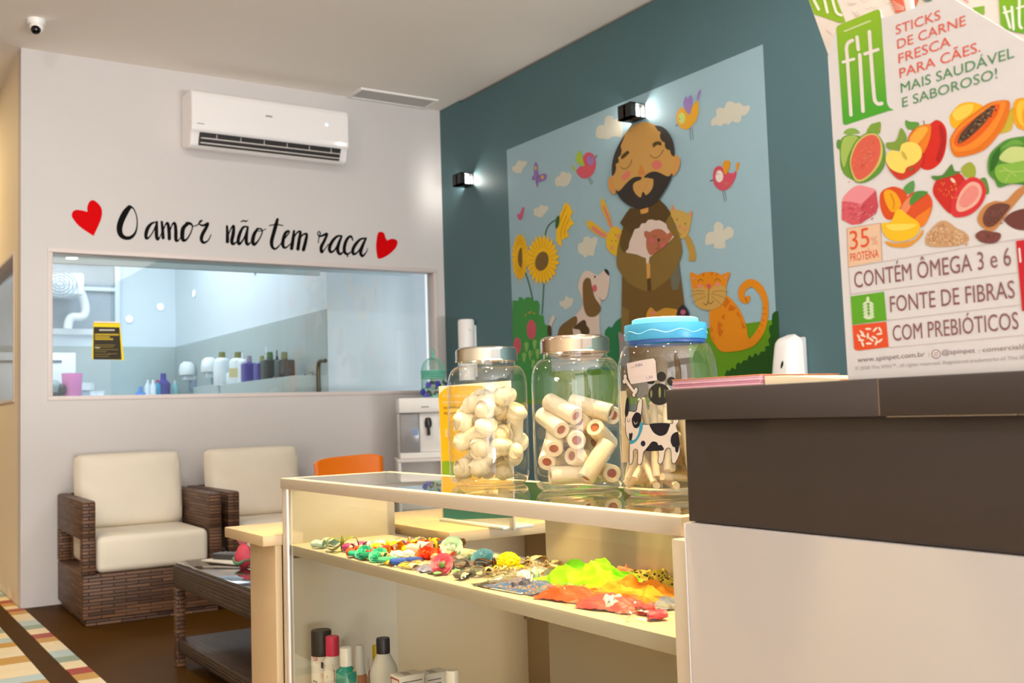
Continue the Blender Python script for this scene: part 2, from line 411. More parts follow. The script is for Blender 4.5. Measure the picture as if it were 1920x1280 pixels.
# mosaic bands let into the floor
def tile_band(name, x0, x1, y0, y1, seed, split=False):
    rg = random.Random(seed); cols = ['#f0dcb0', '#c8963c', '#a83a26', '#f0dcb0', '#93a58e', '#b9ccc8', '#ecdcb8']
    mats = [M('mosaic_'+c.lstrip('#'), c, .38, var=.06, scale=20, g=1.05) for c in cols]; mb = MB(); y = y0; k = 0
    xs = [(x0, x1)] if not split else None
    while y < y1:
        h = .118 if k % 7 not in (3, 5) else .15
        segs = xs or ([(x0, x1)] if rg.random() < .5 else [(x0, x0+(x1-x0)*.5), (x0+(x1-x0)*.5, x1)])
        for j, (a, b) in enumerate(segs): mb.box((a+.002, y+.002, -.004), (b-.002, min(y+h, y1)-.002, .0035), mi=(k+3*j) % 7)
        y += h; k += 1
    return struct(mb.build(name, mats))
tile_band('trim_3', .825, .915, -1.0, Y_B, 3); tile_band('trim_4', .825, .897, Y_B, 12.0, 5)
tile_band('trim_5', .30, .735, -1.0, 12.0, 9, True)

# ------------------------------------------------------------------ on the ceiling and the walls
# dome camera
p = P(68, 37, 'z', CEIL_Z)
t = thing('security_camera', 'small white dome security camera with black eye on the ceiling', 'camera', (p[0], p[1], CEIL_Z))
wp = M('white_plastic', '#f2efec', .3, var=.01)
MB().lathe([(0, 0), (.046, 0), (.046, -.02), (.04, -.028), (0, -.03)], n=28).build('base', wp, t, local=True)
aim = Vector((-.25, -1, -.75)).to_track_quat('Z', 'Y').to_matrix()
e = MB(); e.ell((0, -.012, -.045), (.036, .036, .036), n=20); e.build('housing', wp, t, local=True)
MB().ell((-.006, -.026, -.063), (.026, .026, .026), n=18).build('lens_cover', M('black_gloss', '#060606', .15), t, local=True)
# return air panel
t = thing('ceiling_vent', 'slim white air vent panel in the ceiling beside the air conditioner', 'vent', (3.2, 6.33, CEIL_Z))
v = MB(); x0, x1, y0, y1 = 2.93, 3.52, 6.21, 6.425
for lo, hi in (((x0, y0), (x1, y0+.02)), ((x0, y1-.02), (x1, y1)), ((x0, y0+.02), (x0+.02, y1-.02)), ((x1-.02, y0+.02), (x1, y1-.02))): v.box((*lo, CEIL_Z-.012), (*hi, CEIL_Z), .002)
v.build('frame', wp, t)
v = MB(); v.box((x0+.02, y0+.02, CEIL_Z-.004), (x1-.02, y1-.02, CEIL_Z), mi=0)
for k in range(14): v.box((x0+.025, y0+.027+k*.0118, CEIL_Z-.009), (x1-.025, y0+.031+k*.0118, CEIL_Z-.003))
v.build('louvre', M('vent_grey', '#b9b4b0', .5), t)
# split air conditioner
t = thing('air_conditioner', 'white split air conditioner high on the white wall', 'air conditioner', (2.32, Y_B, 2.86))
X0, X1, Z0, Z1, YF = 1.812, 2.842, 2.672, 3.030, 6.222
acw = M('glossy_white_plastic', '#f3efee', .18, var=.01, coat=.6)
prof = [(Y_B, Z1-.004), (YF+.10, Z1), (YF+.03, Z1-.006), (YF+.008, Z1-.022), (YF, Z1-.05), (YF-.002, Z0+.13), (YF+.004, Z0+.098), (YF+.02, Z0+.085)]
low = [(YF+.045, Z0+.012), (YF+.075, Z0), (Y_B, Z0+.03)]
b = MB(); b.prism(prof+low, 'x', X0, X1); body = b.build('body', acw, t)
bv = body.modifiers.new('soft', 'BEVEL'); bv.width = .012; bv.segments = 3; bv.limit_method = 'ANGLE'
d = MB(); d.prism([(YF+.012, Z0+.088), (YF-.002, Z0+.085), (YF+.03, Z0+.012), (YF+.05, Z0+.016)], 'x', X0+.05, X1-.06)
d.build('air_outlet', M('outlet_dark', '#1d1a19', .5), t)
l = MB()
for k, (yy, zz) in enumerate(((YF+.006, Z0+.050), (YF+.020, Z0+.024))): l.box((X0+.055, yy-.012, zz-.003), (X1-.065, yy+.02, zz+.003), .002)
for k in range(6): l.box((X0+.15+k*.15, YF-.003, Z0+.05), (X0+.153+k*.15, YF+.02, Z0+.08))
l.build('louvre', M('louvre_white', '#cfc8c4', .4), t)
for lo, hi in (((2.275, YF-.0035, 2.905), (2.318, YF-.001, 2.915)), ((X0+.03, YF-.0035, 2.806), (X0+.075, YF-.001, 2.811))): MB().box(lo, hi).build('badge', M('grey_mark', '#9a938f', .5), body)
MB().lathe([(0, 0), (.011, 0)], n=16, mat=Matrix.Rotation(PI/2, 4, 'X'), c=(2.685, YF-.003, 2.905)).build('indicator_light', M('indicator_blue', '#b9c4ff', .4, emit=1.3), body)

# hand lettered motto and hearts
ink = M('black_lettering_vinyl', '#0e0e0c', .7, var=.02, spec=.08)
red = M('red_heart_vinyl', '#d20006', .7, var=.03, spec=.08)
wallp = on_plane('y', Y_B, -1)
words = {
 'O': [[(735,170,44),(690,230,60),(645,320,62),(624,410,58),(640,480,48),(690,515,38),(750,510,34),(800,460,22),(822,380,13),(820,290,11),(800,220,11),(770,175,16),(735,168,40)]],
 'amor': [[(1035,340,12),(990,350,22),(945,400,36),(922,470,36),(928,520,28),(965,500,14),(1010,430,13),(1045,345,18)],[(1045,335,22),(1040,430,34),(1042,500,34),(1055,530,28),(1080,500,10),(1105,440,8)],
   [(1100,335,24),(1110,430,30),(1115,515,32)],[(1115,440,9),(1140,370,14),(1165,350,26),(1180,420,34),(1185,525,34)],[(1190,450,9),(1215,370,14),(1245,350,26),(1258,430,34),(1260,535,34),(1285,545,16),(1310,510,8)],
   [(1400,350,30),(1345,400,40),(1330,480,42),(1342,540,34),(1380,530,18),(1425,460,13),(1445,390,13),(1425,357,26),(1380,350,28)],
   [(1445,385,9),(1490,375,11),(1530,342,11),(1555,318,10),(1528,326,10),(1525,362,14),(1570,375,22),(1620,350,22),(1600,400,32),(1560,470,36),(1545,530,34),(1570,568,26),(1620,545,13),(1655,480,9)]]}
words2 = {
 'nao': [[(85,185,20),(90,260,28),(90,345,32)],[(95,290,8),(130,205,13),(155,185,22),(150,260,32),(135,340,32),(150,370,24),(185,345,9)],[(230,140,9),(255,129,13),(275,136,13),(298,128,9)],
   [(290,190,13),(250,200,22),(215,270,30),(200,340,30),(215,370,22),(260,310,13),(300,200,16)],[(300,195,18),(285,290,30),(285,350,30),(300,375,22),(330,350,9)],
   [(400,213,22),(365,270,32),(350,340,34),(367,375,26),(410,330,13),(445,260,12),(440,217,14),(400,212,14)],[(395,235,8),(440,235,8),(485,215,7)]],
 'tem': [[(605,115,24),(590,170,34),(565,260,34),(545,340,34),(550,395,28),(580,420,18),(620,390,11),(650,350,8)],[(522,180,9),(590,168,11),(660,180,9)],
   [(650,350,9),(690,300,11),(725,250,13),(715,235,18),(685,260,28),(665,320,30),(660,380,30),(680,408,20),(715,390,11),(745,360,8)],
   [(775,235,20),(765,320,30),(750,415,32)],[(760,340,8),(800,260,13),(840,243,22),(830,320,30),(815,420,32)],[(825,340,8),(860,280,13),(905,267,22),(895,340,30),(872,428,32)]],
 'raca': [[(1025,360,7),(1030,310,9),(1045,260,11),(1030,240,9),(1018,260,9),(1035,290,13),(1075,280,20),(1115,265,22),(1085,340,26),(1055,400,30),(1060,452,26),(1085,430,10),(1130,370,8)],
   [(1265,285,13),(1220,290,20),(1170,340,28),(1140,410,30),(1155,452,24),(1200,420,13),(1260,300,16)],[(1265,290,18),(1230,380,30),(1225,440,30),(1250,473,22),(1290,440,9)],
   [(1380,330,12),(1360,290,20),(1320,320,26),(1295,390,30),(1295,450,28),(1325,473,20),(1360,450,9)],[(1325,475,9),(1325,497,13)],
   [(1510,310,13),(1460,320,20),(1410,370,28),(1380,430,30),(1390,473,24),(1440,440,13),(1510,320,16)],[(1515,310,18),(1475,400,30),(1460,460,30),(1480,493,22),(1520,450,9),(1532,415,7)]]}
t = thing('wall_lettering', 'black brush lettered motto O amor não tem raça above the window', 'lettering', tuple(P(460, 440, 'y', Y_B)))
for (d, x0, y0, sc) in ((words, 120, 360, 6.0), (words2, 410, 390, 5.486)):
    for k, strokes in d.items():
        a = Art(wallp, .0012); a.frame(x0, y0, sc)
        for s in strokes: a.stroke([(q[0], q[1], q[2]*1.12+1) for q in s], None, ink, lay=1, k=6)
        a.build('word', t)
a = Art(wallp, .0012); a.frame(120, 360, 6.0)
a.poly([(328,490),(322,486),(180,390),(110,310),(88,265),(100,220),(140,200),(200,205),(258,220),(264,216),(262,170),(285,110),(325,90),(370,115),(410,160),(428,215),(420,290),(390,370),(336,484)], red)
tag(a.build('heart_decal', loc=tuple(P(163, 408, 'y', Y_B))), 'red heart painted before the first word of the motto', 'heart')
a = Art(wallp, .0012); a.frame(410, 390, 5.486)
a.poly([(1645,520),(1636,514),(1625,460),(1620,380),(1630,290),(1645,250),(1680,245),(1705,265),(1715,300),(1730,328),(1740,330),(1780,315),(1825,325),(1840,355),(1820,410),(1760,470),(1690,511)], red)
tag(a.build('heart_decal', loc=tuple(P(725, 458, 'y', Y_B))), 'red heart painted after the last word, near the teal corner', 'heart')
# notice taped to the window pane
gp = on_plane('y', Y_B+.053, -1)
a = Art(gp, .0008)
a.raw([(175,604),(225,605),(229,640),(233,675),(172,673)], A('#e8c21a'))
a.raw([(175.5,612.5),(224,613.5),(228,674),(175,673.5)], A('#2c2418'))
for (xa, ya, xb, h, c) in ((186,618.5,215,2.6,'#b8b0a0'),(178,627,223,3.4,'#a8901e'),(178,631.5,206,3,'#a8901e'),(178,635.5,212,3,'#a8901e'),(178,646.5,216,1.6,'#6f6022'),(178,650,213,1.6,'#6f6022'),(178,651.5,187,1.6,'#b8b0a0'),(178,655,221,1.4,'#6f6022'),(178,659,200,1.4,'#6f6022'),(203,663,220,1.4,'#6f6022'),(178,664,206,1.4,'#6f6022'),(178,668,204,1.4,'#6f6022')):
    a.raw([(xa, ya-h/2), (xb, ya-h/2+.2), (xb, ya+h/2+.2), (xa, ya+h/2)], A(c))
a.raw([(177,602),(222,603),(223,605.5),(176,604.5)], A('#d8cfc4'))
tag(a.build('notice', loc=tuple(P(202, 640, 'y', Y_B+.053))), 'black and yellow notice taped inside the long window', 'notice')

# wall sconces: black box open to both sides, a white lens in each opening
blk = M('black_metal', '#140f0d', .4)
lens = M('lit_lens', '#fffaf0', .3, emit=9.0)
def sconce(y, z, label, cut):
    t = thing('wall_sconce', label, 'wall lamp', (X_T, y, z), None)
    hy, hz, dp, th = .055, .040, .10, .006
    b = MB(); b.box((-dp, -hy, hz-th), (0, hy, hz)); b.box((-dp, -hy, -hz), (0, hy, -hz+th)); b.box((-dp, -hy, -hz), (-.064, hy, hz)); b.box((-th, -hy, -hz), (0, hy, hz)); b.box((-dp, -.008, -hz), (0, .008, hz))
    b.build('housing', blk, t, local=True)
    for s in (-1, 1):
        MB().box((-.0635, s*.010-.0015, -hz+.0065), (-.0065, s*.010+.0015, hz-.0065), .0005).build('lens', lens, t, local=True)
        area('sconce_lamp', (X_T-.045, y+s*.0125, z), .022, 1.0, (1.0, .96, .88), aim=(0, s, 0), sy=.055)
sconce(6.06, 2.597, 'black box wall sconce nearest the corner, casting light both ways', 1)
sconce(4.262, 2.597, 'black box wall sconce above the bearded monk on the mural', 1)
# paper cup tube and soap dispenser
t = thing('cup_dispenser', 'white upright paper cup tube fixed to the teal wall', 'cup dispenser', (X_T, 6.05, 1.45))
c = MB(); c.lathe([(0, 0), (.056, 0), (.056, .40), (.05, .41), (0, .41)], (X_T-.062, 6.05, 1.228), 28); c.build('tube', wp, t)
MB().box((X_T-.02, 6.02, 1.25), (X_T, 6.08, 1.6), .004).build('bracket', wp, t)
MB().box((X_T-.075, 5.985, 1.56), (X_T-.05, 5.997, 1.58), .003).build('knob', wp, t)
t = thing('soap_dispenser', 'white plastic soap dispenser with dark slot window on the teal wall', 'soap dispenser', (X_T, 3.25, 1.1))
def sec(z):      # half width and depth of the shell at height z
    k = min(max((z-.98)/(1.315-.98), 0), 1); return .072*(1-.18*k**2.2), .105*(1-.45*k**1.7)
sh = MB()
def shell(u, v):
    z = .98+(1.315-.98)*v; hw, dp = sec(z); a = PI*u
    sq = lambda q: math.copysign(abs(q)**.62, q)
    e = 1 if v < .86 else max(0.0, 1-((v-.86)/.14)**2)**.5
    return (X_T-.02-dp*e*sq(math.sin(a)), 3.25+hw*(.35+.65*e)*sq(math.cos(a)), z)
sh.grid(shell, 24, 18); sh.build('shell', wp, t)
MB().box((X_T-.02, 3.178, .98), (X_T, 3.322, 1.30), .008).build('back_plate', M('grey_plastic', '#b9bcbd', .4), t)
a = Art(lambda x, y, off=0.0: P(x, y, 'x', X_T-.125-off), .0006); a.poly([(1467.5,676),(1469,680),(1468,686),(1465,691),(1463.5,688),(1464.5,681)], A('#1a1a1a'))
a.build('level_window', t)
GAIN = .9
# ------------------------------------------------------------------ painted mural on the teal wall
mur = thing('wall_mural', 'large painted mural of a bearded monk hugging a sheep among animals', 'mural', (X_T, 4.45, 1.9))
mp = on_plane('x', X_T, -1)
ST = .0007
def part(name, L0):
    a = Art(mp, ST); a.lay = L0; return a
SKY = '#9abac6'
a = part('sky', 1)
def mq(y, z): return np.array([X_T-ST, y, z])
a.mb.add([mq(5.578, 2.700), mq(3.352, 2.692), mq(3.352, 1.075), mq(5.566, 1.075)], [[0, 1, 2, 3]], a.mi(SKY))
a.build('sky_panel', mur)
# clouds
CL = '#cfcdbd'
def cloud(fr, q):
    b = part('c', 2); b.fr = fr; b.poly(q, CL, lay=2); b.build('painted_cloud', mur)
a = part('c', 2)
a.frame(940, 360, 4.571)
for q in ([(275,165),(285,140),(320,130),(340,108),(370,120),(400,120),(395,160),(370,185),(350,210),(320,215),(305,205),(280,195)],
          [(655,480),(665,440),(695,430),(710,390),(745,380),(765,400),(800,385),(825,400),(815,450),(800,490),(790,545),(750,540),(715,560),(700,540),(670,525)],
          [(500,940),(540,925),(555,885),(580,910),(615,910),(610,950),(590,980),(545,1005),(530,985),(505,970)]): cloud(a.fr, q)
a.frame(940, 260, 7.11)
for q in ([(145,380),(190,350),(225,290),(270,300),(335,300),(335,340),(290,390),(265,450),(210,455),(155,425)],
          [(715,560),(740,510),(780,490),(800,440),(845,440),(870,460),(910,455),(935,490),(920,560),(890,610),(830,640),(790,630),(745,640),(720,610)]): cloud(a.fr, q)
a.frame(1240, 150, 3.88)
for q in ([(360,310),(370,285),(400,260),(400,215),(430,200),(455,205),(475,165),(505,155),(540,170),(570,165),(600,190),(640,185),(640,220),(610,255),(585,260),(575,300),(545,310),(515,300),(490,325),(460,315),(430,335),(400,325),(370,335)],
          [(320,1190),(325,1130),(350,1105),(380,1100),(385,1050),(415,1030),(450,1055),(450,1090),(490,1065),(525,1095),(520,1140),(490,1155),(465,1170),(465,1215),(430,1225),(385,1220),(380,1190),(340,1200)]): cloud(a.fr, q)
a.frame(1100, 210, 6.736)
cloud(a.fr, [(115,270),(130,200),(170,165),(220,160),(230,80),(280,45),(330,60),(345,95),(420,75),(450,100),(450,300),(380,310),(330,310),(270,345),(210,335),(160,335),(120,310)])
# meadow and hedges
a = part('hill', 2); a.frame(0, 0, 1)
GR, DK, MG, TG = '#5f9610', '#1b5210', '#3f9142', '#237748'
a.raw([(1140,715),(1145,690),(1163,652),(1200,640),(1300,618),(1400,606),(1459.5,598),(1463,757),(1140,757)], A(GR))
a.raw([(968,700),(1145,690),(1145,757),(968,757)], A(GR), lay=2)
a.frame(1260, 480, 5.333)
a.poly([(1060,560),(1030,555),(1005,580),(998,630),(1000,680),(975,700),(970,750),(985,800),(962,840),(975,890),(935,905),(930,950),(890,955),(865,990),(830,970),(805,1010),(770,990),(750,1040),(715,1040),(690,1075),(665,1060),(640,1090),(635,1130),(600,1115),(575,1150),(545,1145),(500,1300),(480,1470),(1080,1470),(1074,1000),(1067,700)], DK, lay=4)
a.frame(940, 360, 4.571)
a.poly([(885,1215),(895,1180),(925,1150),(945,1160),(980,1110),(1020,1080),(1040,1090),(1060,1300),(1060,1500),(840,1500)], TG, lay=4)
a.poly([(95,960),(110,930),(145,930),(150,900),(180,905),(190,920),(220,900),(265,910),(275,930),(310,930),(328,970),(325,1045),(360,1060),(372,1130),(400,1150),(410,1250),(420,1400),(430,1500),(420,1750),(118,1750),(110,1500),(100,1280)], MG, lay=4)
for c, rx, ry in (((258,1178),40,84),((136,1315),32,72)): a.ell(c, rx, ry, '#c85464', lay=5)
for q in ((208,1055),(235,1035),(255,1028),(283,1040)): a.ell(q, 7, 9, '#c8963c', lay=5, n=10)
for x, y in ((215,1330),(285,1310),(195,1420),(250,1400),(310,1390),(270,1480)): a.poly([(x-18,y-30),(x,y-45),(x+18,y-30),(x+8,y+25),(x,y+40),(x-8,y+25)], '#86b558', lay=5)
a.stroke([(258,1262),(255,1480)], 6, '#2c7038', lay=5)
a.build('painted_greenery', mur)
# sunflowers
a = part('sun', 5); a.frame(940, 360, 4.571)
YE, SB = '#f4c00c', '#7a5c28'
for s in ([(375,370),(395,300),(430,260),(465,240)], [(208,690),(240,800),(268,918)], [(365,765),(350,1045)]): a.stroke(s, 9, '#27602f', lay=5)
def petals(c, rx, ry, n, seed):
    q = []; rg = random.Random(seed)
    for i in range(n):
        for f, d in ((.84, 0), (1.0+rg.uniform(-.05, .05), .32), (1.0+rg.uniform(-.05, .05), .62)):
            t = 2*PI*(i+d)/n; q.append((c[0]+rx*f*math.cos(t), c[1]+ry*f*math.sin(t)))
    return q
a.poly(petals((160,555), 70, 205, 22, 1), YE, smooth=False, lay=6); a.poly(petals((350,580), 140, 208, 24, 2), YE, smooth=False, lay=7)
a.poly([(550,85),(570,100),(590,120),(600,150),(615,170),(590,210),(608,250),(628,270),(595,290),(580,320),(562,325),(580,385),(550,390),(535,410),(515,400),(518,470),(490,450),(470,410),(470,330),(490,260),(500,200),(530,130)], YE, smooth=False, lay=6)
for c, rx, ry, n in (((160,555),70,205,22),((350,580),140,208,24)):
    for i in range(n):
        t = 2*PI*i/n; a.stroke([(c[0]+rx*f*math.cos(t), c[1]+ry*f*math.sin(t)) for f in (.5, .86)], 4, '#cf9200', lay=8)
for q in ([(505,390),(520,300),(560,200)], [(540,370),(548,300),(580,230)], [(505,250),(530,180),(560,120)]): a.stroke(q, 5, '#cf9200', lay=8)
a.poly([(172,475),(177,520),(178,600),(168,648),(148,620),(141,560),(152,500)], SB, lay=9); a.ell((347,592), 56, 84, SB, 14, lay=9)
a.poly([(490,200),(497,210),(495,270),(470,315),(463,270),(472,220)], '#27602f', lay=9)
a.build('painted_sunflowers', mur)
# butterflies
a = part('b', 3); a.frame(940, 260, 7.11); PU = '#8d6db2'
for q in ([(435,390),(445,330),(460,312),(480,340),(488,420),(495,490),(440,500)], [(405,530),(420,495),(450,490),(458,540),(420,555)], [(485,500),(540,470),(590,465),(605,495),(590,545),(540,570),(490,580),(460,545)], [(460,560),(490,560),(490,630),(475,645),(465,620)]): a.poly(q, PU, lay=3)
a.ell((457,392), 16, 30, '#d7a83c', lay=4); a.ell((548,513), 19, 23, '#d7a83c', lay=4); a.stroke([(492,485),(470,530),(460,580)], 9, '#7b5a86', lay=5)
a.build('painted_butterfly', mur); a = part('b', 3); a.frame(940, 260, 7.11)
a.poly([(295,912),(308,915),(300,975),(280,1060),(250,1085),(225,1065),(210,1025),(222,998),(245,1000),(258,975),(278,920)], '#c4587a', lay=3)
a.build('painted_butterfly', mur)
# birds
PK = '#cf5666'
a = part('b', 3); a.frame(940, 260, 7.11)
for q in ([(1160,525),(1205,610)], [(1180,515),(1225,590)], [(1250,250),(1275,210)], [(1250,252),(1280,238)]): a.stroke(q, 6, '#55585a', lay=3)
a.poly([(1000,430),(1050,370),(1110,360),(1085,270),(1110,210),(1160,180),(1215,200),(1250,250),(1260,330),(1245,420),(1190,500),(1100,530),(1040,500)], PK, lay=4)
a.poly([(990,260),(1000,220),(1040,160),(1075,220),(1090,290),(1112,358),(1060,355),(1005,310)], '#a6bf40', lay=5); a.poly([(940,370),(965,350),(992,420),(1020,440),(975,430),(950,400)], '#a6bf40', lay=3)
a.ell((1188,290), 48, 64, '#9f78b8', lay=5); a.stroke([(1190,265),(1200,240)], 8, '#5b4a7a', lay=6)
a.build('painted_pink_bird', mur)
a = part('b', 3); a.frame(1240, 150, 3.88)
for q in ([(207,350),(214,437)], [(222,345),(232,435)]): a.stroke(q, 3.5, '#55585a', lay=3)
a.stroke([(105,335),(122,318)], 5, '#333333', lay=3)
a.poly([(108,270),(120,225),(155,198),(190,235),(220,195),(262,150),(272,200),(262,270),(230,325),(180,360),(140,345),(115,310)], '#e0a312', lay=4)
a.poly([(162,155),(180,118),(192,135),(210,110),(225,130),(222,190),(203,252),(180,220),(162,185)], '#9678bd', lay=5); a.poly([(258,130),(270,85),(288,68),(285,95),(264,155)], '#9678bd', lay=3)
a.ell((150,278), 26, 42, '#c5d468', lay=5); a.ell((133,282), 4, 6, '#66703a', lay=6, n=10)
a.build('painted_yellow_bird', mur)
a = part('b', 3); a.frame(1240, 150, 3.88)
for q in ([(443,800),(460,885)], [(458,800),(473,875)]): a.stroke(q, 3.5, '#55585a', lay=3)
a.stroke([(357,733),(382,725)], 7, '#333333', lay=3)
a.poly([(375,690),(390,640),(430,625),(460,660),(490,670),(520,678),(545,662),(540,710),(500,780),(445,805),(400,780),(378,740)], '#cc4f64', lay=4)
a.poly([(447,620),(455,590),(485,585),(500,595),(495,640),(465,688),(450,650)], '#dc921c', lay=5); a.poly([(541,670),(548,605),(568,602),(565,630),(545,675)], '#dc921c', lay=3)
a.ell((422,700), 28, 44, '#e5d9cf', lay=5); a.stroke([(398,690),(405,682),(416,683)], 3, '#444444', lay=6)
rg = random.Random(2)
for _ in range(14): x, y = rg.uniform(425,510), rg.uniform(735,785); a.stroke([(x,y),(x+7,y+3)], 3, '#d99a6a', lay=6)
a.build('painted_red_bird', mur)
# animals peeping out behind the monk
a = part('r', 6); a.frame(1080, 360, 5.333); RB = '#dcb32a'
a.poly([(245,100),(262,62),(285,90),(330,200),(370,355),(348,368),(300,270),(255,170)], RB, lay=6); a.poly([(270,150),(290,145),(330,240),(364,350),(350,360),(310,260)], '#d98072', lay=7)
a.poly([(106,310),(125,283),(180,305),(260,370),(330,425),(322,458),(270,455),(170,400),(120,350)], RB, lay=6); a.poly([(155,360),(175,340),(240,385),(320,432),(310,454),(240,430),(180,390)], '#d98072', lay=7)
a.poly([(355,360),(400,343),(440,370),(500,430),(500,600),(420,642),(350,610),(310,560),(298,490),(312,430)], RB, lay=7)
a.ell((420,440), 13, 28, '#e08a70', 20, lay=8); a.ell((360,555), 12, 22, '#e08a70', 20, lay=8)
for q in ((395,430),(358,488),(398,490)): a.ell(q, 5, 7, '#5b4a1c', lay=8, n=10)
a.build('painted_rabbit', mur)
a = part('k', 6); a.frame(1080, 360, 5.333); CC = '#c8a452'
a.poly([(1085,445),(1130,435),(1180,540),(1198,620),(1195,680),(1170,690),(1130,682),(1130,610),(1110,540)], '#b8923e', lay=6)
a.poly([(940,220),(955,150),(970,125),(992,170),(1060,185),(1120,215),(1142,190),(1160,185),(1160,240),(1145,330),(1120,420),(1060,468),(1030,440),(1000,330)], CC, lay=7, k=4)
a.poly([(958,170),(970,140),(985,172),(972,182)], '#d98a72', lay=8); a.poly([(1132,225),(1150,195),(1158,235),(1140,245)], '#d98a72', lay=8)
for q in ((1010,275),(1092,317)): a.ell(q, 6, 9, '#4a3a20', lay=8, n=10)
a.poly([(1028,325),(1052,335),(1038,362)], '#d26a78', smooth=False, lay=8); a.ell((1082,370), 24, 16, '#dc8c74', 20, lay=8)
a.stroke([(1030,400),(1040,428),(1058,418)], 4, '#6a5228', lay=8)
a.build('painted_pale_cat', mur)
# beagle puppy
a = part('d', 6); a.frame(940, 360, 4.571); WH, BR = '#d8c6b8', '#74592c'
a.poly([(405,1230),(400,1170),(430,1070),(455,1065),(458,1085),(432,1150),(430,1230)], WH, lay=6); a.poly([(396,1210),(398,1150),(412,1140),(428,1160),(430,1230),(415,1240)], '#4a3018', lay=7)
a.poly([(660,820),(670,750),(700,690),(740,675),(790,695),(830,710),(885,668),(925,700),(922,800),(905,890),(880,925),(855,930),(845,1000),(840,1080),(845,1210),(855,1420),(470,1420),(480,1240),(560,1120),(640,1050),(690,980),(692,920)], WH, lay=6)
a.poly([(470,1330),(480,1240),(500,1160),(560,1105),(635,1062),(652,1100),(640,1140),(612,1165),(615,1240),(600,1400),(470,1400)], BR, lay=7)
a.poly([(640,1140),(700,1095),(725,1110),(730,1140),(752,1170),(750,1215),(690,1215),(670,1180),(615,1168)], '#4f3a1c', lay=8)
a.poly([(700,780),(725,738),(760,742),(775,800),(800,900),(845,970),(850,1010),(820,1055),(770,1070),(730,1050),(705,980),(698,880)], '#76592c', lay=8)
a.poly([(880,668),(900,660),(920,685),(922,715),(905,702)], '#26221f', lay=8); a.ell((802,725), 7, 11, '#26221f', lay=8, n=12); a.ell((800,823), 20, 31, '#d2626c', lay=8)
a.stroke([(840,905),(855,925),(880,926)], 4, '#6a5a4c', lay=8)
a.build('painted_puppy', mur)
# orange cat
a = part('o', 6); a.frame(1260, 480, 5.333); OR, OD, BG = '#dd8a0c', '#cc6a08', '#c9a052'
a.stroke([(740,905,50),(800,860,78),(860,790,80),(910,690,68),(935,560,58),(925,420,62),(870,315,76),(795,268,80),(728,298,76),(692,365,66),(706,428,60),(742,445,58),(762,415,46)], None, OR, lay=6, k=8)
a.poly([(380,540),(372,600),(385,800),(420,870),(490,950),(600,955),(720,935),(790,890),(760,800),(740,690),(690,560),(620,460),(545,395),(480,440),(420,500)], OR, lay=7)
a.poly([(180,168),(210,165),(255,186),(310,165),(380,157),(450,165),(490,186),(530,170),(577,158),(575,200),(545,280),(540,400),(500,480),(440,522),(370,540),(300,530),(250,500),(215,430),(200,330),(185,230)], OR, lay=8, k=4)
a.poly([(202,335),(260,318),(310,298),(365,335),(420,295),(480,290),(537,320),(540,400),(500,480),(440,522),(370,540),(300,530),(250,500),(215,430)], BG, lay=9)
for q in ([(203,205),(238,220),(214,242)], [(520,200),(548,195),(540,232)]): a.poly(q, '#e08a86', smooth=False, lay=9)
for q in ([(300,178),(326,170),(312,208)], [(385,158),(412,160),(400,202)], [(440,165),(462,172),(448,202)]): a.poly(q, OD, smooth=False, lay=10)
for q in ([(490,610),(525,570),(530,640)], [(455,690),(465,650),(510,690),(480,715),(515,750),(480,810),(458,760)], [(560,540),(580,480),(640,520),(600,550)], [(640,570),(660,556),(692,630)], [(690,640),(738,720),(705,725)], [(510,480),(545,415),(580,455),(530,520)], [(385,690),(415,740),(390,770)], [(395,790),(430,860),(400,830)]): a.poly(q, OD, smooth=False, lay=8)
a.poly([(345,280),(390,278),(370,338)], '#d0506e', smooth=False, lay=10)
for c in ((278,298),(455,283)): a.ell(c, 28, 19, '#dd8672', lay=10)
LN = '#5c4526'
for s in ([(257,252),(285,230),(312,250)], [(428,247),(455,222),(485,247)], [(368,335),(362,460)], [(315,470),(340,488),(364,460),(385,478),(415,445)]): a.stroke(s, 5, LN, lay=10)
for s in ([(400,360),(480,345),(570,360)], [(395,378),(470,395),(550,430)], [(395,400),(440,440),(500,490)], [(330,352),(260,345),(190,352)], [(325,378),(250,378),(170,405)], [(335,405),(270,430),(195,470)]): a.stroke(s, 2.5, LN, lay=10)
for q in ([(905,525),(935,520)], [(900,575),(938,582)], [(895,630),(925,645)], [(880,680),(912,700)], [(860,740),(880,765)]): a.stroke(q, 9, OD, lay=7)
a.build('painted_orange_cat', mur)
# the monk
a = part('m', 10); a.frame(1080, 360, 5.333); RO, SL, CA = '#6e5322', '#82682f', '#57401a'
a.poly([(470,350),(440,450),(420,640),(460,830),(452,1280),(446,2050),(1165,2050),(1085,1130),(1030,700),(1040,500),(945,235),(870,280),(560,380)], RO, smooth=False, lay=10)
a.poly([(935,800),(1030,720),(1046,870),(1020,975),(960,978)], '#6b6a58', smooth=False, lay=11); a.poly([(455,1140),(530,1180),(520,1500),(450,1500)], '#80662e', smooth=False, lay=11)
a.poly([(490,360),(440,450),(410,600),(405,720),(440,800),(520,900),(620,962),(717,985),(705,865),(698,640),(560,420)], SL, lay=11, k=4)
a.poly([(945,235),(1000,350),(1050,490),(1060,600),(1030,700),(950,840),(850,930),(752,985),(745,860),(738,640),(860,540),(900,300)], SL, lay=11, k=4)
a.poly([(478,370),(565,405),(540,520),(500,602),(458,575),(440,510),(455,430)], '#604a1e', lay=12)
a.poly([(540,160),(500,210),(440,308),(500,380),(562,418),(640,330),(720,300),(870,308),(905,270),(948,213),(900,140),(835,72),(700,160)], CA, smooth=False, lay=13)
a.poly([(640,178),(722,148),(724,192),(705,210),(650,218)], '#d69b50', smooth=False, lay=14)
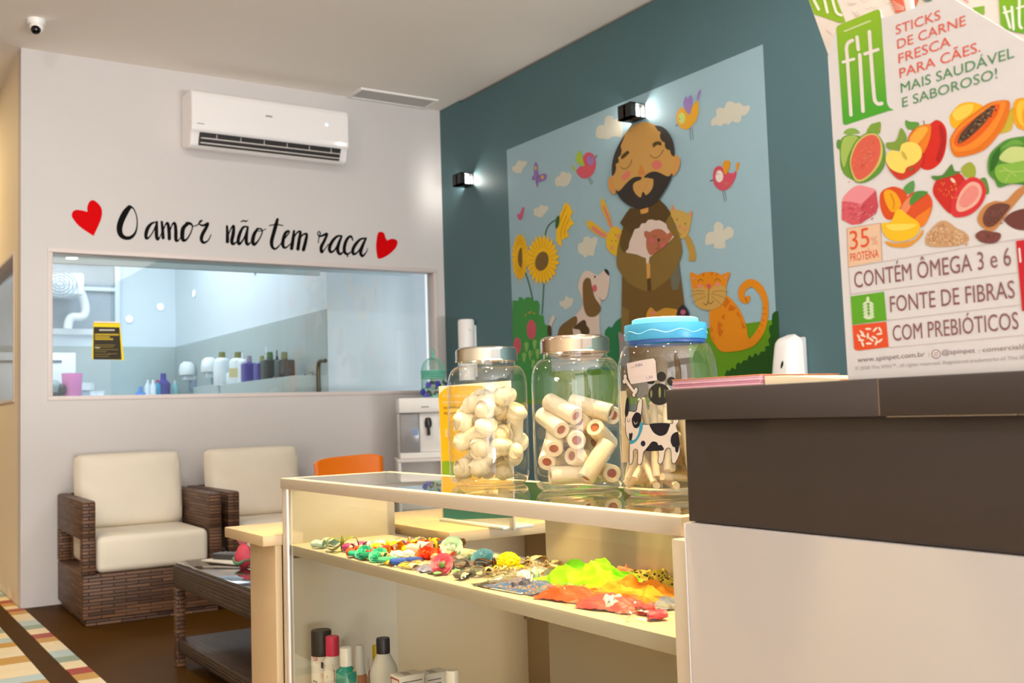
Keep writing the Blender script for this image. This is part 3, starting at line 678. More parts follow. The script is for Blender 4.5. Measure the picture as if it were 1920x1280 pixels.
a.build('painted_monk_robe', mur)
a = part('s', 14); a.frame(1080, 360, 5.333)
a.poly([(500,602),(525,560),(535,500),(560,440),(590,370),(630,360),(655,315),(695,310),(720,280),(765,275),(800,285),(830,280),(865,295),(900,320),(915,360),(935,390),(965,430),(970,458),(860,560),(738,650),(690,657),(600,622)], '#dcc8bc', lay=14, k=4)
a.poly([(696,640),(737,640),(727,712),(703,712)], '#dcc8bc', smooth=False, lay=14); a.poly([(703,712),(740,708),(744,855),(708,868)], '#cf9a4e', smooth=False, lay=14); a.poly([(712,866),(746,866),(752,980),(715,985)], '#564018', smooth=False, lay=14)
SF = '#b0694a'
a.poly([(740,400),(800,370),(860,375),(910,420),(930,480),(900,530),(810,600),(755,630),(720,600),(702,540),(705,470)], SF, lay=15)
a.poly([(680,405),(700,388),(735,405),(718,465),(690,450)], SF, lay=15); a.poly([(890,440),(945,403),(967,432),(930,492),(898,490)], SF, lay=15)
a.ell((757,483), 24, 25, '#cc5f6c', lay=16); a.ell((870,530), 20, 20, '#cc5f6c', lay=16); a.ell((827,478), 14, 13, '#3a2218', lay=16)
for s in ([(770,435),(785,446),(800,436)], [(858,462),(873,473),(888,460)], [(825,490),(818,570)], [(795,562),(818,572),(835,560)]): a.stroke(s, 3.5, '#5a3220', lay=16)
a.build('painted_sheep', mur)
a = part('h', 14); a.frame(1100, 210, 6.736); SK, SK2, HR, BD = '#cc9c54', '#d09650', '#3b342e', '#352f2a'
for q in ([(320,810),(285,830),(266,900),(285,980),(320,1030),(352,1035),(370,990),(345,870)], [(1095,560),(1140,545),(1175,590),(1175,680),(1140,760),(1098,802),(1070,740)]): a.poly(q, SK2, lay=14)
a.poly([(570,180),(650,145),(740,125),(880,170),(1000,260),(1075,400),(1105,560),(1100,680),(1070,790),(1000,930),(900,1090),(720,1190),(540,1140),(400,1020),(345,900),(318,790),(325,660),(390,440),(480,280)], SK, lay=15)
a.poly([(482,285),(420,380),(370,480),(330,600),(316,720),(320,805),(345,790),(365,745),(372,700),(366,660),(395,640),(407,610),(397,575),(430,540),(440,480),(430,430),(445,390),(465,340)], HR, lay=16, k=4)
a.poly([(862,172),(940,180),(1010,230),(1070,320),(1102,420),(1110,550),(1090,556),(1065,530),(1050,480),(1020,475),(990,440),(985,385),(955,370),(930,330),(925,285),(935,255),(900,235),(880,205)], HR, lay=16, k=4)
a.poly([(432,575),(450,540),(510,490),(532,498),(532,525),(460,588),(440,590)], '#54401c', lay=16); a.poly([(835,430),(835,400),(875,372),(930,372),(944,395),(937,425),(895,412),(850,445)], '#54401c', lay=16)
for s in ([(430,695),(470,718),(520,700),(555,650),(568,600)], [(800,543),(850,578),(900,568),(945,520),(965,478)]): a.stroke(s, 7, '#4c3c28', lay=16)
a.ell((497,802), 36, 72, '#d87a6a', 40, lay=16); a.ell((886,668), 61, 57, '#d87468', lay=16)
a.poly([(685,662),(715,720),(735,785),(690,796),(650,790),(660,730)], '#d08444', lay=16)
a.poly([(365,988),(395,1000),(430,980),(490,910),(560,845),(620,818),(692,820),(680,855),(640,870),(600,895),(585,930),(590,980),(620,1035),(668,1076),(690,1066),(700,1020),(715,1008),(735,1030),(745,1050),(790,1020),(830,960),(843,890),(835,842),(800,838),(770,828),(735,830),(725,815),(780,770),(850,750),(920,765),(1000,805),(1045,808),(1080,770),(1060,850),(1010,950),(920,1090),(830,1170),(720,1218),(600,1210),(500,1160),(420,1085)], BD, lay=17, k=3)
a.stroke([(650,935),(690,968),(735,960),(765,900)], 5, '#cc8058', lay=16)
a.build('painted_monk_head', mur)
# small animals at his feet
a = part('f', 16); a.frame(1080, 360, 5.333)
a.poly([(700,1260),(715,1190),(752,1152),(805,1195),(880,1160),(960,1165),(1020,1195),(1030,1400),(700,1400)], '#c8922c', lay=16, k=4); a.ell((770,1210), 24, 24, '#d8806a', lay=17)
a.poly([(1010,1195),(1062,1128),(1100,1150),(1130,1210),(1120,1300),(1010,1300)], '#2c2430', lay=17, k=3); a.ell((1070,1200), 26, 26, '#b8607c', lay=18)
a.frame(1150, 570, 8)
a.poly([(75,425),(130,440),(195,520),(225,620),(230,900),(110,900),(88,600)], '#8c8c8c', lay=16, k=4); a.ell((125,520), 18, 36, '#c87a74', -15, lay=17)
a.build('painted_small_animals', mur)

GAIN = .86
# ------------------------------------------------------------------ waiting corner furniture
rattan = weave('brown_rattan_weave', '#7d5639', '#4e301d', .017, .12)
rattan_dark = weave('dark_rattan_weave', '#4a3326', '#32211a', .013, .05)
linen = M('cream_cushion_cloth', '#e9dfcd', .85, spec=.15, var=.04, scale=8, bump=.22, bscale=11)
def pillow(w, d, h, n=14, sag=.3, seed=1, pw=5):
    """soft cushion, w x d x h about its centre"""
    mb = MB(); rg = random.Random(seed); ph = [rg.uniform(0, 6.3) for _ in range(5)]
    def top(sgn):
        def f(u, v):
            a, b = 2*u-1, 2*v-1
            e = max(0, 1-abs(a)**pw)**.42*max(0, 1-abs(b)**pw)**.42
            pin = 1-.035*(abs(a)**4*abs(b)**4)
            r = .010*math.sin(3.2*a+1.5*b+ph[0])*math.sin(3*b+ph[1])+.004*math.sin(9*a*abs(a)+5*b+ph[2])*abs(a)
            return (a*w/2*pin, b*d/2*pin, sgn*(h/2*(e*(1-sag*(1-(1-a*a)*(1-b*b))))+(r*e)))
        return f
    mb.grid(top(1), n*2, n*2); mb.grid(top(-1), n*2, n*2); return mb
def armchair():
    t = thing('armchair', '', 'armchair')
    b = MB(); b.box((-.35, -.40, .03), (.35, .40, .255), .012); b.box((-.33, -.38, 0), (.33, .38, .032)); b.build('base', rattan, t, local=True)
    for s in (-1, 1):
        m = MB(); x0, x1 = sorted((s*.352, s*.285))
        m.box((x0, -.402, .425), (x1, .40, .625), .014); m.box((x0, -.402, .25), (x1, -.335, .44), .012); m.box((x0, .335, .25), (x1, .40, .44), .012)
        m.build('arm', rattan, t, local=True)
    MB().box((-.29, .335, .25), (.29, .40, .625), .012).build('back', rattan, t, local=True)
    MB().box((-.282, -.398, .256), (.282, .33, .44), .035, seg=4).build('seat_cushion', linen, t, local=True)
    p = pillow(.585, .43, .20, seed=4, sag=.1, pw=7); c = p.build('back_cushion', linen, t, local=True); c.location = (0, .205, .632); c.rotation_euler = (math.radians(78), 0, 0)
    return t
ch = armchair(); ch.location = (1.425, 5.995, 0); ch.rotation_euler.z = math.radians(-1.5)
ch['label'] = 'brown rattan armchair with cream cushions at the open left end of the white wall'; ch['group'] = 'rattan armchairs under the window'
dup(ch, (2.155, 6.0, 0), (0, 0, 0), 'brown rattan armchair half hidden behind the white desk', 'rattan armchairs under the window')

# coffee table
t = thing('coffee_table', 'dark rattan coffee table with glass top and lower shelf', 'coffee table', (1.45, 3.95, 0))
tx0, tx1, ty0, ty1, tz = 1.20, 1.74, 3.44, 4.47, .43
k = MB(); k.box((tx0, ty0, tz-.105), (tx1, ty1, tz-.012), .014); k.build('skirt', rattan_dark, t)
MB().box((tx0+.012, ty0+.012, tz-.012), (tx1-.012, ty1-.012, tz-.002), .003).build('glass_top', M('smoked_glass', '#2b2320', .05, spec=.8, coat=1), t)
for x in (tx0+.004, tx1-.044):
    for y in (ty0+.004, ty1-.044): MB().box((x, y, 0), (x+.04, y+.04, tz-.1), .008).build('leg', rattan, t)
MB().box((tx0+.01, ty0+.01, .06), (tx1-.01, ty1-.01, .115), .012).build('lower_shelf', rattan_dark, t)
q = P(426, 1050, 'z', tz)
tag(MB().box((q[0]-.06, q[1]-.16, tz-.001), (q[0]+.09, q[1]+.08, tz+.006), .002, rz=.3).build('booklet', M('paper_white', '#d9d2c6', .7), loc=tuple(q)), 'pale booklet lying under the remote control on the coffee table', 'booklet')
t2 = thing('remote_control', 'dark grey remote control lying on the coffee table', 'remote control', (q[0]+.01, q[1]-.02, tz+.0065))
MB().box((-.03, -.085, 0), (.03, .085, .024), .008).build('body', M('remote_grey', '#3c3a3b', .4), t2, local=True)
kb = MB()
for i in range(3):
    for j in range(5): kb.box((-.02+i*.016, -.06+j*.025, .024), (-.01+i*.016, -.048+j*.025, .0265), .001)
kb.build('buttons', M('remote_keys', '#8b8a8c', .5), t2, local=True); t2.rotation_euler.z = .5
q = P(455, 1068, 'z', tz)
t2 = thing('gift_pouch', 'red and pink gathered pouch with green ribbon on the coffee table', 'pouch', (q[0]+.02, q[1]+.05, tz-.001))
b = MB(); b.ell((0, 0, .044), (.036, .045, .045), noise=.2, seed=3, n=18); b.build('pouch', M('red_pink_cloth', '#d4475a', .6, var=.3, scale=40), t2, local=True)
b = MB(); b.lathe([(.010, .085), (.024, .11), (.03, .122)], n=14); b.build('ruffle', M('pink_cloth', '#e08a98', .7), t2, local=True)
b = MB(); b.tube([(.034*math.cos(a), .041*math.sin(a), .03+.008*math.sin(3*a)) for a in np.linspace(0, 2*PI, 20)], .008); b.build('ribbon', M('sage_ribbon', '#5f8a6c', .5), t2, local=True)

# orange plastic chair behind the desk
t = thing('plastic_chair', 'bright orange plastic chair behind the white desk', 'chair', (2.47, 5.28, 0))
org = M('orange_plastic', '#ff7e08', .35, var=.02)
def seatf(th):
    prof = [(-.21, .445), (-.1, .435), (.05, .43), (.15, .44), (.2, .475), (.215, .54), (.225, .63), (.24, .72), (.25, .785)]
    c = catmull(prof, False, 4)
    def f(u, v):
        i = min(v*(len(c)-1), len(c)-1.001); k0 = int(i); p = c[k0]*(1-(i-k0))+c[k0+1]*(i-k0)
        a = 2*u-1; up = max(0, (p[1]-.45)/.34); wd = .20+.012*up
        rise = .018*up*(a*.5)-.022*abs(a)**6*up
        return (a*wd, p[0]-.03*up*(a*a)+th*min(1, up*2), p[1]+.02*a*a*(1-up)+rise-th*(1-min(1, up*2)))
    return f
m = MB(); m.grid(seatf(0), 16, 32); sh = m.build('seat_shell', org, t, local=True)
so = sh.modifiers.new('thick', 'SOLIDIFY'); so.thickness = .009
for x in (-.17, .17):
    for y, yy in ((-.16, -.20), (.13, .19)): MB().tube([(x*.8, y, .43), (x, yy, .0)], .011).build('leg', M('chrome', '#c8c8c8', .2, metal=1), t, local=True)

# rattan stool beyond the desk (seen in the gap below the counter top)
t = thing('rattan_stool', 'dark woven rattan stool glimpsed in the gap under the counter top', 'stool', (2.66, 4.55, 0))
b = MB(); b.box((-.19, -.19, .02), (.19, .19, .43), .02); b.build('body', rattan, t, local=True)
MB().box((-.18, -.18, .43), (.18, .18, .455), .012).build('seat_pad', rattan_dark, t, local=True)

# white stand, water cooler and bird cage in the corner
t = thing('cooler_stand', 'white open cabinet under the water cooler by the teal wall', 'cabinet', (3.305, 6.07, 0))
m = M('white_cabinet', '#e6e0da', .5)
x0, x1, y0, y1, z1 = 3.085, 3.525, 5.87, 6.27, .728
for lo, hi, n in (((x0, y0, 0), (x0+.02, y1, z1-.02), 'side_panel'), ((x1-.02, y0, 0), (x1, y1, z1-.02), 'side_panel'), ((x0-.006, y0-.006, z1-.02), (x1+.006, y1, z1), 'top'), ((x0+.02, y1-.015, .05), (x1-.02, y1, z1-.02), 'back_panel'), ((x0+.02, y0, .36), (x1-.02, y1-.015, .378), 'shelf')):
    MB().box(lo, hi, .002).build(n, m, t)
t.rotation_euler.z = math.radians(-24)
t = thing('water_cooler', 'white and grey water cooler with a black tap on the corner cabinet', 'water cooler', (3.305, 6.07, .728))
x0, x1, y0, y1, z0, zt = 3.10, 3.51, 5.885, 6.25, .729, 1.117
wc = M('cooler_white', '#e9e6e1', .35); gr = M('cooler_grey', '#8f8d8e', .2, var=.1)
MB().box((x0, y0+.10, z0), (x1, y1, zt-.1), .008).build('body', wc, t)
head = MB().box((x0-.004, y0, zt-.098), (x1+.004, y1, zt), .012).build('head', wc, t)
MB().box((x0, y0+.015, z0), (x1, y0+.10, z0+.038), .006).build('drip_tray', wc, t)
col_ = MB().box((x0+.004, y0+.03, z0+.038), (x0+.128, y0+.10, zt-.098), .006).build('side_column', gr, t)
MB().box((x0+.128, y0+.05, z0+.038), (x1-.06, y0+.10, zt-.098), .006).build('centre_panel', wc, t)
MB().box((x1-.06, y0+.03, z0+.038), (x1, y0+.10, zt-.098), .006).build('side_column', gr, t)
for xx in (.185, .285):
    tp = MB(); tp.lathe([(0, -.03), (.02, -.03), (.024, 0), (.018, .03), (0, .035)], (x0+xx, y0+.03, .955), 14); tp.tube([(x0+xx, y0+.03, .93), (x0+xx, y0+.008, .90), (x0+xx, y0+.012, .875)], .011)
    tp.build('tap', M('tap_black', '#2d2827', .35), t)
MB().box((x0+.085, y0+.026, .875), (x0+.118, y0+.03, .915)).build('sticker', M('blue_sticker', '#7d9ac4', .5), col_)
MB().box((x0+.14, y0-.002, 1.052), (x0+.19, y0, 1.06)).build('badge', M('grey_mark', '#9a938f'), head)
t.rotation_euler.z = math.radians(-24)
t = thing('bird_cage', 'turquoise wire bird cage with blue flowers on top of the water cooler', 'bird cage', (3.315, 6.02, 1.1178))
tq = M('turquoise_wire', '#69bfa6', .5, var=.08); R_ = .078; hz = .175
b = MB(); b.lathe([(0, 0), (R_+.004, 0), (R_+.004, .012), (0, .012)], n=28); b.build('base', tq, t, local=True)
b = MB()
for i in range(28):
    a = 2*PI*i/28; c, s = math.cos(a), math.sin(a)
    b.tube([(R_*c, R_*s, .012), (R_*c, R_*s, hz)]+[(R_*math.cos(q)*c, R_*math.cos(q)*s, hz+.085*math.sin(q)) for q in np.linspace(.2, 1.45, 7)], .0014, 5)
b.build('wires', tq, t, local=True)
b = MB()
for z, r in ((.06, .0025), (.125, .0035), (.17, .006), (.155, .005), (.14, .004)): b.tube([(R_*math.cos(a), R_*math.sin(a), z) for a in np.linspace(0, 2*PI, 28, endpoint=False)], r, 6, closed=True)
for i in range(56): a = 2*PI*i/56; b.tube([(R_*math.cos(a), R_*math.sin(a), .125), (R_*math.cos(a), R_*math.sin(a), .17)], .0018, 4)
b.build('hoops', tq, t, local=True)
b = MB(); b.lathe([(0, hz+.08), (.014, hz+.083), (.009, hz+.095), (.012, hz+.105), (.006, hz+.115)], n=14)
b.tube([(.013*math.cos(a), 0, hz+.128+.016*math.sin(a)) for a in np.linspace(0, 2*PI, 16, endpoint=False)], .004, 6, closed=True); b.build('finial', tq, t, local=True)
def blossoms(name, mats, spots, parent, r=.02, seed=0):
    rg = random.Random(seed)
    for i, (x, y, z) in enumerate(spots):
        b = MB(); mi = 0; m = mats[rg.randrange(len(mats))]
        for j in range(6):
            a = 2*PI*j/6; b.ell((x+r*.55*math.cos(a), y-.4*r, z+r*.55*math.sin(a)), (r*.5, r*.3, r*.5), mi, 8)
        b.ell((x, y-.5*r, z), (r*.35, r*.35, r*.35), mi, 8); b.build(name, m, parent, local=True)
blossoms('flower', [M('blue_petal', '#33409a', .6), M('violet_petal', '#5a4db0', .6), M('pale_petal', '#9fb6dd', .6)], [(-.10, -.03, .035), (-.075, -.06, .08), (.06, -.075, .07), (.085, -.04, .085), (-.09, -.06, .01), (.03, -.08, .025), (.10, -.02, .05), (-.02, -.085, .085), (.07, -.06, .02)], t, .021, 4)
b = MB(); rg = random.Random(5)
for i in range(26):
    x, z = rg.uniform(-.085, .085), rg.uniform(.01, .1); b.ell((x, -.062+rg.uniform(-.015, .01), z), (.014, .004, .007), 0, 8, Euler((0, rg.uniform(-1.5, 1.5), 0)).to_matrix())
b.build('leaves', M('dark_leaf', '#2f4a2c', .6, var=.2), t, local=True)

# ------------------------------------------------------------------ white desk behind the glass counter
tan = M('desk_laminate', '#bea680', .45, var=.02, scale=5)
t = thing('desk', 'cream L-shaped desk joined to the far end of the glass counter', 'desk', (1.6, 2.65, 0))
DZ = .705; DX0, DX1 = .935, 2.75
m = MB(); m.box((DX0, 2.624, DZ-.028), (DX1, 2.935, DZ), .002); m.box((1.312, 2.32, DZ-.028), (DX1, 2.624, DZ), .002); m.build('worktop', tan, t)
MB().box((.968, 2.626, 0), (.986, 2.82, DZ-.028), .001).build('side_panel', tan, t)
MB().box((.986, 2.80, .06), (DX1-.02, 2.816, DZ-.028), .001).build('back_panel', tan, t)
xr = P(988, 1060, 'y', 2.79)[0]
MB().box((xr, 2.34, 0), (xr+.018, 2.80, DZ-.028), .001).build('side_panel', tan, t)
MB().box((DX1-.03, 2.34, 0), (DX1-.012, 2.80, DZ-.028), .001).build('side_panel', tan, t)
# counter card standing on the desk
LX = 1.45
lp = on_plane('x', LX, -1)
t = thing('display_card', 'yellow upright advertising card with a dog photo, standing behind the first jar', 'card', tuple(P(893, 972, 'z', DZ)))
pl, pr, tl, tr = P(829.5, 974, 'x', LX), P(962, 969, 'x', LX), P(821.5, 724, 'x', LX), P(957, 721.5, 'x', LX)
yl, yr, zt = (pl[1]+tl[1])/2, (pr[1]+tr[1])/2, tl[2]
t.location = (LX, (yl+yr)/2, DZ)
board = MB().box((LX, yr, DZ), (LX+.005, yl, zt), .0008).build('board', A('#e8dfcf'), t)
MB().box((LX-.02, yr+.02, DZ), (LX+.075, yl-.02, DZ+.008), .002).build('foot', M('clear_foot', '#cfd4d2', .2), t)
a = Art(lp, .0004); a.frame(820, 700, 5.333)
a.poly([(12,215),(55,168),(110,130),(300,122),(440,122),(500,150),(560,230),(640,280),(670,400),(735,520),(760,900),(560,1100),(250,900),(45,880)], '#f7c412', smooth=False)
a.poly([(45,880),(100,872),(250,900),(480,1060),(500,1250),(60,1250),(52,1040)], '#86b41c', smooth=False)
a.poly([(52,1245),(745,1230),(755,1440),(62,1465)], '#1f6f6a', smooth=False)
for s, xa, xb, y, c in (('Com uma convicção', 55, 440, 238, '#f3ead8'), ('por todos e todas', 58, 385, 298, '#f3ead8'), ('acredito no poder', 62, 440, 352, '#5a4a28'), ('do amor.', 64, 235, 408, '#5a4a28')): a.text(s, (xa, y), (xb, y-3), 30, A(c))
for i in range(6): a.stroke([(80,560+i*14),(100,560+i*14)], 6, '#f3ead8')
a.poly([(300,690),(285,600),(310,480),(330,410),(370,385),(415,405),(425,440),(410,520),(360,570),(330,660)], '#b87f38'); a.ell((378,425), 30, 30, '#c89a5e'); a.ell((390,428), 7, 6, '#3a2a1c'); a.ell((362,432), 5, 5, '#3a2a1c')
a.ell((250,950), 62, 80, '#c0843c'); a.stroke([(630,195),(690,190)], 5, '#8a8270')
for i in range(3): a.text('amor', (200+i*180, 1352), (290+i*180, 1349), 20, A('#bcd8cf'))
a.build('print', board)
# ------------------------------------------------------------------ glass display counter
CX0, CX1, CYN, CYF, CZ = .982, 1.30, 1.09, 2.62, .85
t = thing('display_counter', 'cream display counter with glass top, glass front and one shelf', 'display counter', ((CX0+CX1)/2, (CYN+CYF)/2, 0))
fr = MB(); fh = .027
fr.box((CX0, CYN, CZ-fh), (CX0+.024, CYF, CZ), .0015); fr.box((CX1-.024, CYN, CZ-fh), (CX1, CYF, CZ), .0015)
fr.box((CX0+.024, CYN, CZ-fh), (CX1-.024, CYN+.024, CZ), .0015); fr.box((CX0+.024, CYF-.024, CZ-fh), (CX1-.024, CYF, CZ), .0015)
fr.build('top_frame', lam, t)
MB().box((CX0+.0242, CYN+.0242, CZ-.008), (CX1-.0242, CYF-.0242, CZ-.0006)).build('glass_top', top_glass, t)
MB().box((CX0+.003, CYF-.021, 0), (CX1, CYF-.003, CZ-fh), .001).build('end_panel', lam, t)
MB().box((CX0+.003, CYN, 0), (CX1, CYN+.022, CZ-fh), .001).build('end_panel', lam, t)
SZ = .680
sh = MB(); sh.box((CX0+.012, CYN+.022, SZ-.025), (CX1-.004, CYF-.021, SZ), .001); sh.build('shelf', lam, t)
LZ = .295
MB().box((CX0+.012, CYN+.022, LZ-.02), (CX1-.004, CYF-.021, LZ), .001).build('shelf', lam, t)
MB().box((CX0+.004, CYN+.022, 0), (CX0+.02, CYF-.021, LZ-.02), .001).build('kick_panel', lam, t)
MB().box((CX1-.004, CYN+.022, LZ), (CX1+.012, 1.872, CZ-fh), .001).build('back_panel', lam, t)
gx = CX0+.008; MB().quad((gx, CYN+.022, LZ), (gx, CYF-.021, LZ), (gx, CYF-.021, CZ-fh-.001), (gx, CYN+.022, CZ-fh-.001)).build('front_glass', glass('front_glass_sheet', (.88, .90, .84), 1.3, .005), t)
MB().box((CX0+.001, CYF-.045, LZ), (CX0+.0055, CYF-.033, CZ-fh), .0006).build('channel', alu, t)
for y in (1.5, 2.56): MB().box((CX0+.014, y, SZ-.032), (CX0+.03, y+.012, SZ-.0252), .001).build('shelf_pin', M('pin_brown', '#6d5840', .5), t)

# ------------------------------------------------------------------ reception counter on the near side
t = thing('reception_counter', 'white reception counter with raised charcoal ledge on the near side', 'counter', (1.2, .3, 0))
RX = .957
MB().box((RX, -2.2, 0), (RX+.40, CYN-.036, .8475), .0015).build('front_panel', M('white_laminate', '#c1bcbb', .4, var=.012, scale=4), t)
MB().box((RX-.0005, CYN-.0355, .0), (RX+.045, CYN-.0335, .846), .0004).build('edge_strip', M('white_laminate'), t)
MB().box((RX+.006, CYN-.0333, 0), (RX+.045, CYN-.0005, CZ-fh-.001), .001).build('stile', lam, t)
MB().box((RX+.003, -2.2, .849), (RX+.36, CYN-.040, .984), .0015).build('riser', dark_lam, t)
lg = MB(); lg.box((RX-.018, .7242, .984), (RX+.40, CYN-.028, 1.0245), .0015); lg.box((RX-.018, -2.2, .984), (RX+.40, .7225, 1.0245), .0015)
ledge = lg.build('ledge', dark_lam, t)
sm = MB(); sm.box((RX-.0165, .7225, .985), (RX+.39, .7242, 1.024)); sm.build('ledge_seam', M('seam_beige', '#a08c74', .6), ledge)
gl = MB(); rg = random.Random(3)
y = .715
while y > .55:
    h = rg.uniform(.012, .05); gl.box((RX-.0165, y-h, .9832), (RX-.010, y, .9850+rg.uniform(0, .001))); y -= h+rg.uniform(.0, .008)
gl.build('glue_line', M('seam_beige'), ledge)

# ------------------------------------------------------------------ hair bows on the shelf
ZS = SZ+.0005
def inside(q, ex, z=0):
    """move a shelf item back along its sight line until it clears the front glass and the back panel"""
    lo, hi = CX0+.014+ex, CX1-.008-ex
    x = min(max(q[0], lo), max(hi, lo)); k = x/q[0]
    return (x, min(q[1]*k, CYF-.026-ex*.6))
def spread_of(w, d, rz): return abs(w*math.cos(rz))+abs(d*math.sin(rz))
def cloth(hexc, rough=.6, var=.08): return M('fabric_'+hexc.lstrip('#'), hexc, rough, g=1.12, var=var, scale=60, spec=.35)
film = glass('cellophane', (.985, .98, .97), 1.9, .06, base=.01)
def leopard(name, base, spot):
    if name in _M: return _M[name]
    def v(N, L, tc):
        vo = N.new('ShaderNodeTexVoronoi'); vo.inputs['Scale'].default_value = 150; L.new(tc.outputs['Object'], vo.inputs['Vector']); return vo.outputs['Distance']
    m = ramp_mat(name, [(.30, spot), (.42, base), (1, base)], v); return m
def loop_mesh(mb, s, L, W, H, mi=0, rz=0.0, lean=0.0):
    """one loop of a bow: a band going out and back, wider at its far end"""
    def f(u, v):
        a = 2*PI*u; q = v-.5
        x = s*(.004+L*(.5-.5*math.cos(a))); wd = W*(.35+.65*min(1, (.5-.5*math.cos(a))*1.6))
        z = H*.5+H*.46*math.sin(a)*(.55+.45*(.5-.5*math.cos(a)))
        y = q*wd
        z += .0015*math.sin(9*q+3*a)
        return (x*math.cos(rz)-y*math.sin(rz), x*math.sin(rz)+y*math.cos(rz), max(z, 0)+abs(x)*lean)
    mb.grid(f, 24, 7, mi); return mb
def bow(px, py, name, label, mats, L=.022, W=.024, H=.016, rz=0.0, z=ZS, tails=True, bag=False, knot=True, cat='hair bow'):
    L, W, H = L*1.12, W*1.2, H*1.45
    q = inside(P(px, py, 'z', z+.005), spread_of(L*(1.75 if bag else 1.05), W*.85, rz)); t = thing(name, label, cat, (q[0], q[1], z), 'hair bows and clips on the counter shelf', rz)
    mats = mats if isinstance(mats, (list, tuple)) else [mats]
    for s in (-1, 1):
        m = MB(); loop_mesh(m, s, L, W, H); m.build('loop', mats[0], t, local=True)
    if knot: MB().ell((0, 0, H*.5), (.0048, W*.26, H*.55), n=10).build('knot', mats[-1], t, local=True)
    if tails:
        m = MB()
        for s in (-1, 1): m.add([(0, -.003, .003), (s*L*.9, -W*.75, .001), (s*L*.55, -W*.85, .001), (-s*.002, -.003, .003)], [[0, 1, 2, 3]])
        m.build('tail', mats[0], t, local=True)
    if bag: bagmesh(L*1.75, W*1.15, H*1.25).build('cellophane_wrap', film, t, local=True)
    return t
def bagmesh(w, d, h, seed=1, flat=.35):
    mb = MB(); rg = random.Random(seed); ph = [rg.uniform(0, 6.3) for _ in range(6)]
    def f(u, v):
        a, b = 2*u-1, 2*v-1
        e = max(0, 1-abs(a)**3)*max(0, 1-abs(b)**3)
        z = h*e*(.75+.25*math.sin(5*a+ph[0])*math.sin(4*b+ph[1]))+.0022*math.sin(14*a+7*b+ph[2])*math.sin(11*b+ph[3])+.0028
        return (a*w*(1+.05*math.sin(6*b+ph[4])), b*d*(1+.05*math.sin(5*a+ph[5])), max(z, .0006))
    mb.grid(f, 26, 20); return mb
def rosette(px, py, name, label, mat, r=.017, petals=3, z=ZS, leaf=None, tilt=.5, core=None, cat='hair clip', n=9):
    r *= 1.22
    q = inside(P(px, py, 'z', z+r*.6), r*1.3); t = thing(name, label, cat, (q[0], q[1], z), 'hair bows and clips on the counter shelf')
    m = MB(); rg = random.Random(int(px*7+py))
    for k in range(petals+2):
        rr = r*(1-k/(petals+2)*.85); hh = r*(.35+.6*k/(petals+1))
        cnt = max(3, int(n-k*1.6))
        for j in range(cnt):
            a = 2*PI*j/cnt+k*.6+rg.uniform(-.1, .1)
            def f(u, v, a=a, rr=rr, hh=hh):
                p = (u-.5)*1.9; rad = rr*(.25+.75*v)*(1-.12*p*p); zz = hh*(.25+.75*v**1.6)-.18*rr*p*p*v+r*.1
                return (rad*math.cos(a+p*.62), rad*math.sin(a+p*.62), zz)
            m.grid(f, 5, 4)
    m.ell((0, 0, r*.42), (r*.40, r*.40, r*.42), n=10, noise=.1)
    M3 = Matrix.Rotation(-tilt, 4, 'Y') @ Matrix.Rotation(tilt*.7, 4, 'X')
    m.v = [tuple(Vector((0, 0, r*.35)) + M3 @ Vector(v)) for v in m.v]
    zm = min(v[2] for v in m.v); m.v = [(v[0], v[1], v[2]-zm+.0008) for v in m.v]
    m.build('petals', mat, t, local=True)
    MB().box((-.016, -.0035, 0), (.016, .0035, .003), .001).build('clip', M('steel_clip', '#b8b8b4', .3, metal=.9), t, local=True)
    if leaf:
        l = MB()
        for s in (-1, 1): l.ell((s*r*.85, -r*.6, .006), (r*.45, r*.28, .003), n=8)
        l.build('leaf', leaf, t, local=True)
    if core: MB().ell((-.35*r, -.45*r, r*.85), (r*.3, r*.3, r*.3), n=8).build('centre', core, t, local=True)
    return t
def pompom(px, py, label, mat, r=.018, z=ZS, base=None):
    q = inside(P(px, py, 'z', z+r*.8), r*1.3); t = thing('pompom_clip', label, 'hair clip', (q[0], q[1], z), 'hair bows and clips on the counter shelf')
    b = bmesh.new(); bmesh.ops.create_icosphere(b, subdivisions=4, radius=1); rg = random.Random(int(px))
    for v in b.verts: k = 1+rg.uniform(-.16, .12); v.co = Vector((v.co.x*r*k, v.co.y*r*k, r*.72+v.co.z*r*.7*k))
    m = MB(); m.bm(b, 0, False); m.build('pompom', mat, t, local=True)
    if base:
        p = MB()
        for j in range(9): a = 2*PI*j/9; p.ell((r*.9*math.cos(a), r*.9*math.sin(a), .005), (r*.5, r*.3, .004), n=8, mat=Matrix.Rotation(a, 3, 'Z'))
        p.build('petal_ruff', base, t, local=True)
    return t
def loopband(px, py, label, mat, R=.016, r=.0045, z=ZS, rz=0, sq=.5):
    q = inside(P(px, py, 'z', z+.006), R+r); t = MB()
    t.tube([(R*math.cos(a), R*sq*math.sin(a), r+.0006+.004*abs(math.sin(a/2))) for a in np.linspace(0, 2*PI, 26, endpoint=False)], r, 8, closed=True)
    o = t.build('elastic_loop', mat, loc=(q[0], q[1], z), local=True); o.rotation_euler.z = rz
    return tag(o, label, 'hair elastic', 'hair bows and clips on the counter shelf')
